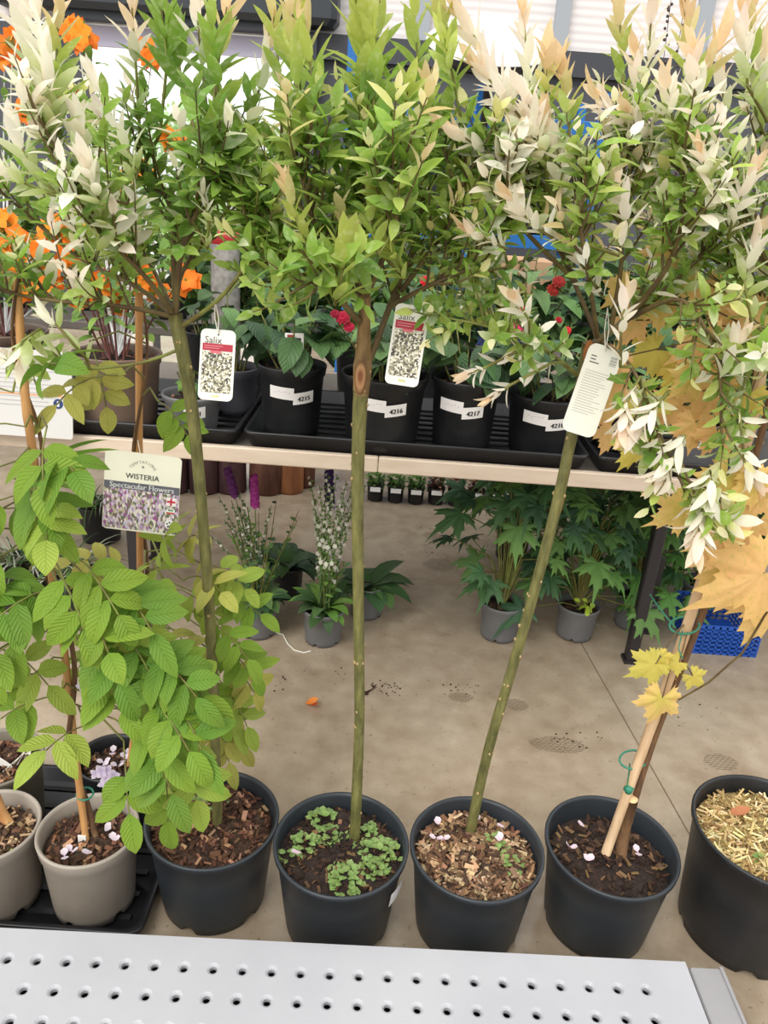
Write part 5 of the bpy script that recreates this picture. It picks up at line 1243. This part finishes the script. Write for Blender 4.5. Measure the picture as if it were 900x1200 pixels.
g = MB()
for cx_, cy_, sx_, sy_, n_ in ((447, 806, 24, 10, 46), (540, 808, 30, 9, 18), (400, 790, 12, 8, 8), (675, 865, 40, 16, 22), (330, 800, 30, 16, 10), (470, 640, 60, 14, 14), (800, 830, 40, 20, 10), (60, 800, 40, 40, 14)):
    for _ in range(n_):
        q = atz(random.gauss(cx_, sx_ * .5), random.gauss(cy_, sy_ * .5), .001); g.blob(q, random.uniform(.001, .0034), jc(lin((70, 50, 40)), .2), .3, .6, 4)
tag(g.build('soil_crumbs', M_ATTR), 'scattered crumbs of dark soil on the concrete floor', 'soil', kind='stuff')
g = MB(); g.tube([atz(x_, y_, .004) for x_, y_ in ((428, 812), (436, 808), (441, 802))], [.004, .002, .001], 5, lin((66, 46, 36))); g.blob(atz(429, 812, .006), .008, lin((62, 44, 34)), .3, .5, 5)
tag(g.build('dry_twig', M_ATTR), 'scrap of dry twig on the concrete right of the knotted trunk', 'twig')

# ------------------------------------------------------------------ second bench and what stands around it
B2Y0, B2Y1, B2Z = 3.62, 4.45, .74
b2 = empty('display_bench', (0, 4.0, 0), 'second display bench with grey legs, behind the first', 'bench')
g = MB(); g.box((0, (B2Y0 + B2Y1) / 2, B2Z - .02), (6.4, B2Y1 - B2Y0, .04), bev=.004); g.build('bench_top', mat('bench_board', (92, 86, 80), .6, (80, 74, 68), 8), b2, False)
M_GREYLEG = mat('grey_leg', (142, 144, 146), .4)
lx = atz(506, 585, 0)
for x in (lx.x, lx.x - 1.6, lx.x + 1.5):
    for y in (B2Y0 + .04, B2Y1 - .06):
        g = MB(); g.box((x, y, .365), (.036, .036, .70), bev=.004); leg = g.build('leg', M_GREYLEG, b2, False); g = MB(); g.box((x, y, .018), (.044, .044, .034), bev=.004); g.build('foot', M_LEG, leg, False)
# seedling pots in a row on the floor
def seedling(name, cols, label, grp):
    o = empty(name, (0, 0, 0), label, 'potted plant', grp); r1, h = .045, .085
    pot_mesh((0, 0, 0), .036, r1, h, h - .012, band=.014, lip=.002, seg=24, notch=False).build('pot', M_DARKPOT, o)
    soil_mesh((0, 0, 0), r1 - .008, h - .012).build('soil', [M_SOILD, M_ATTR], o)
    g = MB(); g.box((0, -.047, .07), (.05, .002, .022), M=Matrix.Rotation(-.3, 3, 'X')); g.build('label', M_WHITE, o, False)
    g = MB()
    for k in range(90):
        a = random.uniform(0, 6.28); q = .05 * math.sqrt(random.random()); d = V((math.cos(a), math.sin(a), random.uniform(.2, 1.6))); cc = jc(random.choice(cols), .2)
        g.leaf(V((q * .6 * math.cos(a), q * .6 * math.sin(a), .07 + random.uniform(0, .075))), d, V((0, 0, 1)), random.uniform(.025, .04), .016, cc, cc, .4, .2, .4, seg=3)
    g.build('foliage', M_PLAIN, o); return o
kinds = [seedling('potted_seedling', [MG1, DG3], 'small black pot of green seedlings with white label in the row behind the bench', 'green seedling pots on the floor'),
         seedling('potted_seedling', [lin((120, 70, 60)), DG1, lin((150, 110, 84))], 'small black pot of reddish seedlings in the floor row behind the bench', 'reddish seedling pots on the floor')]
used = [False, False]; bx0 = atz(440, 578, 0)
for i in range(15):
    kd = 1 if i in (3, 4, 5) else 0
    loc = V((bx0.x + i * .099, 3.5 + random.uniform(-.01, .01), .001))
    if not used[kd]: kinds[kd].location = loc; used[kd] = True
    else: dup(kinds[kd], loc)
# upright logs
M_LOG = mat('log_bark', (120, 78, 58), .8, (84, 52, 42), 30, .5, 60, stretch=(1, 1, .2)); M_LOGO = mat('orange_log', (170, 112, 68), .75, (130, 80, 50), 22, .4, 50, stretch=(1, 1, .2))
M_LOGP = mat('plum_log', (92, 62, 62), .8, (70, 46, 48), 30, .5, 60, stretch=(1, 1, .2))
for i, (px, r_, m_, lab) in enumerate(((205, .07, M_LOGP, 'leftmost plum-brown upright log on the far floor'), (240, .075, M_LOGP, 'plum-brown upright log behind the pink flower spikes, second from left'), (272, .07, M_LOGP, 'plum-brown upright log left of the bark-covered log'), (312, .085, M_LOG, 'brown bark-covered upright log left of the orange-brown log'), (340, .066, M_LOGO, 'orange-brown upright log at the right end of the row'), (357, .05, M_LOG, 'thin dark upright log beside the orange-brown log'))):
    p = atz(px, 584, 0); g = MB(); yy = p.y + .1 + (.07 if i == 5 else 0); p = at(px, 584, yy)
    g.lathe([(r_ * .9, 0), (r_, .01), (r_ * .97, .15), (r_ * 1.0, .29), (r_ * .96, .3)], 16, (p.x, yy, .001), capbot=True, captop=True)
    for j, v_ in enumerate(g.v): g.v[j] = (v_[0] + random.uniform(-.003, .003), v_[1] + random.uniform(-.003, .003), v_[2])
    tag(g.build('log', m_), lab, 'log')
# plants along the second bench
for i, (px, Y, hh, cols, fl_, lab) in enumerate((
        (20, 3.9, .6, [DG3, MG1], (), 'leafy shrub on the second bench at the far left'), (110, 4.0, .55, [DG1, MG1], (), 'shrub on the second bench behind the orange flowers'), (200, 3.9, .55, [MG1, MG2], (), 'light green shrub on the second bench left of the canister'), (290, 3.95, .5, [DG1, DG3], (), 'dark shrub on the second bench right of the canister'),
        (370, 3.9, .5, [DG3, MG1], (), 'shrub on the second bench left of the knotted trunk'), (450, 4.0, .45, [DG1, DG2], (), 'dark shrub on the second bench right of the knotted trunk'), (530, 3.85, .4, [DG1, DG2], (), 'dark low plant on the second bench left of the blue crate'),
        (690, 3.9, .45, [DG1, DG3], (), 'shrub on the second bench right of the cardboard box'), (770, 4.0, .5, [DG1, MG1], (), 'shrub on the second bench above the care tag'), (850, 3.9, .5, [MG1, MG2], (), 'light green shrub on the second bench near the right edge'))):
    p = at(px, 400, Y); c = V((p.x, Y, B2Z + .001)); o = empty('potted_shrub', c, lab, 'potted plant')
    pot_mesh(c, .085, .11, .17, .15, band=.025, lip=.003, seg=32, notch=False).build('pot', M_DARKPOT, o); soil_mesh(c, .096, .145).build('soil', [M_SOILD, M_ATTR], o)
    bush(o, c, 15, .28, hh, .11, cols, .5, z0=.12, nl=9)
p = at(600, 300, 3.9); o = empty('crate', (p.x, 3.9, B2Z), 'blue crate on the second bench seen through the willow leaves', 'crate'); crate(o, p.x - .17, p.x + .17, 3.75, 4.05, B2Z + .001, .2, mat('navy_plastic', (40, 62, 120), .45))
p = at(617, 266, 4.2); o = empty('cardboard_box', (p.x, 4.2, B2Z), 'brown cardboard box behind the blue crate on the second bench', 'box')
g = MB(); g.box((p.x, 4.27, B2Z + .19), (.3, .26, .37), bev=.004); g.build('carton', mat('cardboard', (176, 142, 110), .8), o, False); g = MB(); g.box((p.x, 4.138, B2Z + .19), (.05, .003, .37)); g.build('tape', mat('brown_tape', (150, 116, 84), .4), o, False)

# blue pallet racking by the back wall
M_RBLUE = mat('rack_blue', (28, 104, 176), .45); RY = 6.2
rk = empty('pallet_rack', (0, RY + .4, 0), 'blue pallet rack with black crates before the dark back wall', 'rack')
rx = [at(px, 100, RY).x for px in (411, 566, 712)]
zb = at(480, 137, RY).z
for x in rx:
    for y in (RY, RY + .8):
        zt_ = 2.44 if x == rx[0] else 2.12; g = MB(); g.box((x, y, zt_ / 2), (.06, .06, zt_)); g.build('upright', M_RBLUE, rk, False)
    g = MB()
    for k in range(4): 
        a_, b_ = V((x, RY, .2 + k * .42)), V((x, RY + .8, .62 + k * .42)); g.tube([a_, b_] if k % 2 else [V((x, RY + .8, .2 + k * .42)), V((x, RY, .62 + k * .42))], .012, 5)
    g.build('bracing', M_RBLUE, rk, False)
for z in (zb, 1.1):
    for y in (RY - .02, RY + .82):
        g = MB(); g.box(((rx[0] + rx[2]) / 2, y, z), (rx[2] - rx[0], .05, .1), bev=.006); g.build('beam', M_RBLUE, rk, False)
    g = MB(); g.box(((rx[0] + rx[2]) / 2, RY + .4, z + .03), (rx[2] - rx[0] - .02, .74, .02)); g.build('decking', mat('grey_deck', (96, 96, 98), .6), rk, False)
M_BCR = mat('black_crate', (30, 30, 34), .45)
for i, (px, z0_, lab) in enumerate(((450, 1.1, 'black ribbed crate on the lower rack shelf, left one'), (500, 1.1, 'black ribbed crate on the lower rack shelf, second from left'), (610, 1.1, 'black ribbed crate on the lower rack shelf behind the pink-tipped willow'), (660, 1.1, 'black ribbed crate on the lower rack shelf, rightmost'))):
    x = at(px, 200, RY).x; o = empty('storage_crate', (x, RY + .35, z0_ + .041), lab, 'crate')
    g = MB(); g.box((x, RY + .35, z0_ + .041 + .25), (.34, .5, .5), bev=.02); g.build('body', M_BCR, o, False)
    g = MB()
    for k in range(6): g.box((x - .14 + .056 * k, RY + .09, z0_ + .041 + .25), (.02, .024, .44))
    g.build('ribs', M_BCR, o, False)
    g = MB(); g.box((x, RY + .35, z0_ + .041 + .505), (.36, .52, .03), bev=.01); g.build('rim', M_BCR, o, False)
# white canopy parasol
p = at(577, 52, 5.6); r_ = 78 / ppm(p); pr = empty('patio_parasol', (p.x, 5.6, 0), 'white shallow-domed parasol with dark underside against the ribbed white wall', 'parasol')
g = MB(); c_ = V((p.x, 5.6, p.z)); g.lathe([(r_, 0), (r_ * 1.0, .012), (r_ * .75, .07), (r_ * .4, .12), (.03, .14), (.001, .142)], 32, c_); g.build('canopy', mat('white_canvas', (244, 244, 242), .7), pr)
g = MB(); g.lathe([(r_ * .99, -.002), (r_ * .85, -.06), (r_ * .6, -.1), (.03, -.11), (.001, -.11)], 32, c_); g.build('underside', mat('dark_canvas', (70, 66, 70), .7), pr)
g = MB()
for k in range(12): a = 6.28318 * k / 12; g.tube([c_ + V((r_ * math.cos(a), r_ * math.sin(a), 0)), c_ + V((r_ * .86 * math.cos(a), r_ * .86 * math.sin(a), -.075)), c_ + V((r_ * .5 * math.cos(a), r_ * .5 * math.sin(a), -.12))], .006, 5)
g.build('ribs', M_LEG, pr)
g = MB(); g.tube([V((p.x, 5.6, .04)), V((p.x, 5.6, p.z - .1))], .025, 12); g.build('pole', M_LEG, pr)
g = MB(); g.lathe([(.22, 0), (.22, .03), (.2, .045), (.03, .06)], 28, (p.x, 5.6, .001), capbot=True, captop=True); g.build('foot', M_LEG, pr)
for ch in pr.children:                                             # canopy tipped towards the aisle
    if ch.name.split('.')[0] in ('canopy', 'underside') or (ch.name.startswith('ribs')):
        ch.data.transform(Matrix.Translation((0, 0, p.z)) @ Matrix.Rotation(R(24), 4, 'X') @ Matrix.Translation((0, 0, -p.z)))
# greenery beyond the roller door
for i, (px, hh, lab) in enumerate(((60, 1.9, 'pale green shrub outside the roller door, left'), (215, 2.2, 'pale green shrub outside the roller door, middle'), (390, 2.1, 'pale green shrub outside the roller door, right'))):
    p = at(px, 150, 12.5); o = empty('garden_shrub', (p.x, 12.5, -.01), lab, 'shrub')
    g = MB(); g.tube([V((p.x, 12.5, -.01)), V((p.x + .05, 12.5, hh * .5)), V((p.x, 12.5, hh * .8))], [.05, .04, .02], 8); g.build('stem', M_BROWN, o)
    g = MB()
    for k in range(900):
        d = rv(1).normalized() * random.uniform(.5, 1) ** .5; q = V((p.x + d.x * .7, 12.5 + d.y * .7, hh * .62 + d.z * hh * .45)); cc = jc(lin((190, 220, 160)), .12)
        g.leaf(q, rv(1), rv(1), .12, .06, cc, cc, .3, .2, .4, seg=3)
    g.build('foliage', M_PLAIN, o)
# bare twiggy shrub against the white wall at top right
p = at(800, 60, 2.9); o = empty('twiggy_shrub', (p.x, 2.86, TZ - .004), 'tall shrub of bare dark twigs with tiny buds, standing at the back of the bench', 'potted plant')
c = V((p.x, 2.86, TZ - .004)); pot_mesh(c, .06, .075, .12, .1, band=.02, lip=.003, seg=32, notch=False).build('pot', M_DARKPOT, o); soil_mesh(c, .064, .1).build('soil', [M_SOILD, M_ATTR], o)
for px, py in ((786, 0), (772, 45), (800, 20), (830, 55)):
    g = MB(); q = at(px, py, 2.86); b0 = c + V((0, 0, .1)); P_ = [b0.lerp(q, k / 8) + V((random.uniform(-.01, .01), 0, 0)) for k in range(9)]
    g.tube(P_, [.003 - .002 * k / 8 for k in range(9)], 5)
    for k in range(40): t_ = random.uniform(.45, 1) * 7.99; j = int(t_); g.blob(P_[j].lerp(P_[j + 1], t_ - j) + V((random.uniform(-.01, .01), random.uniform(-.01, .01), 0)), .005, n=4)
    g.build('branch', mat('dark_twig', (76, 60, 58), .7), o)
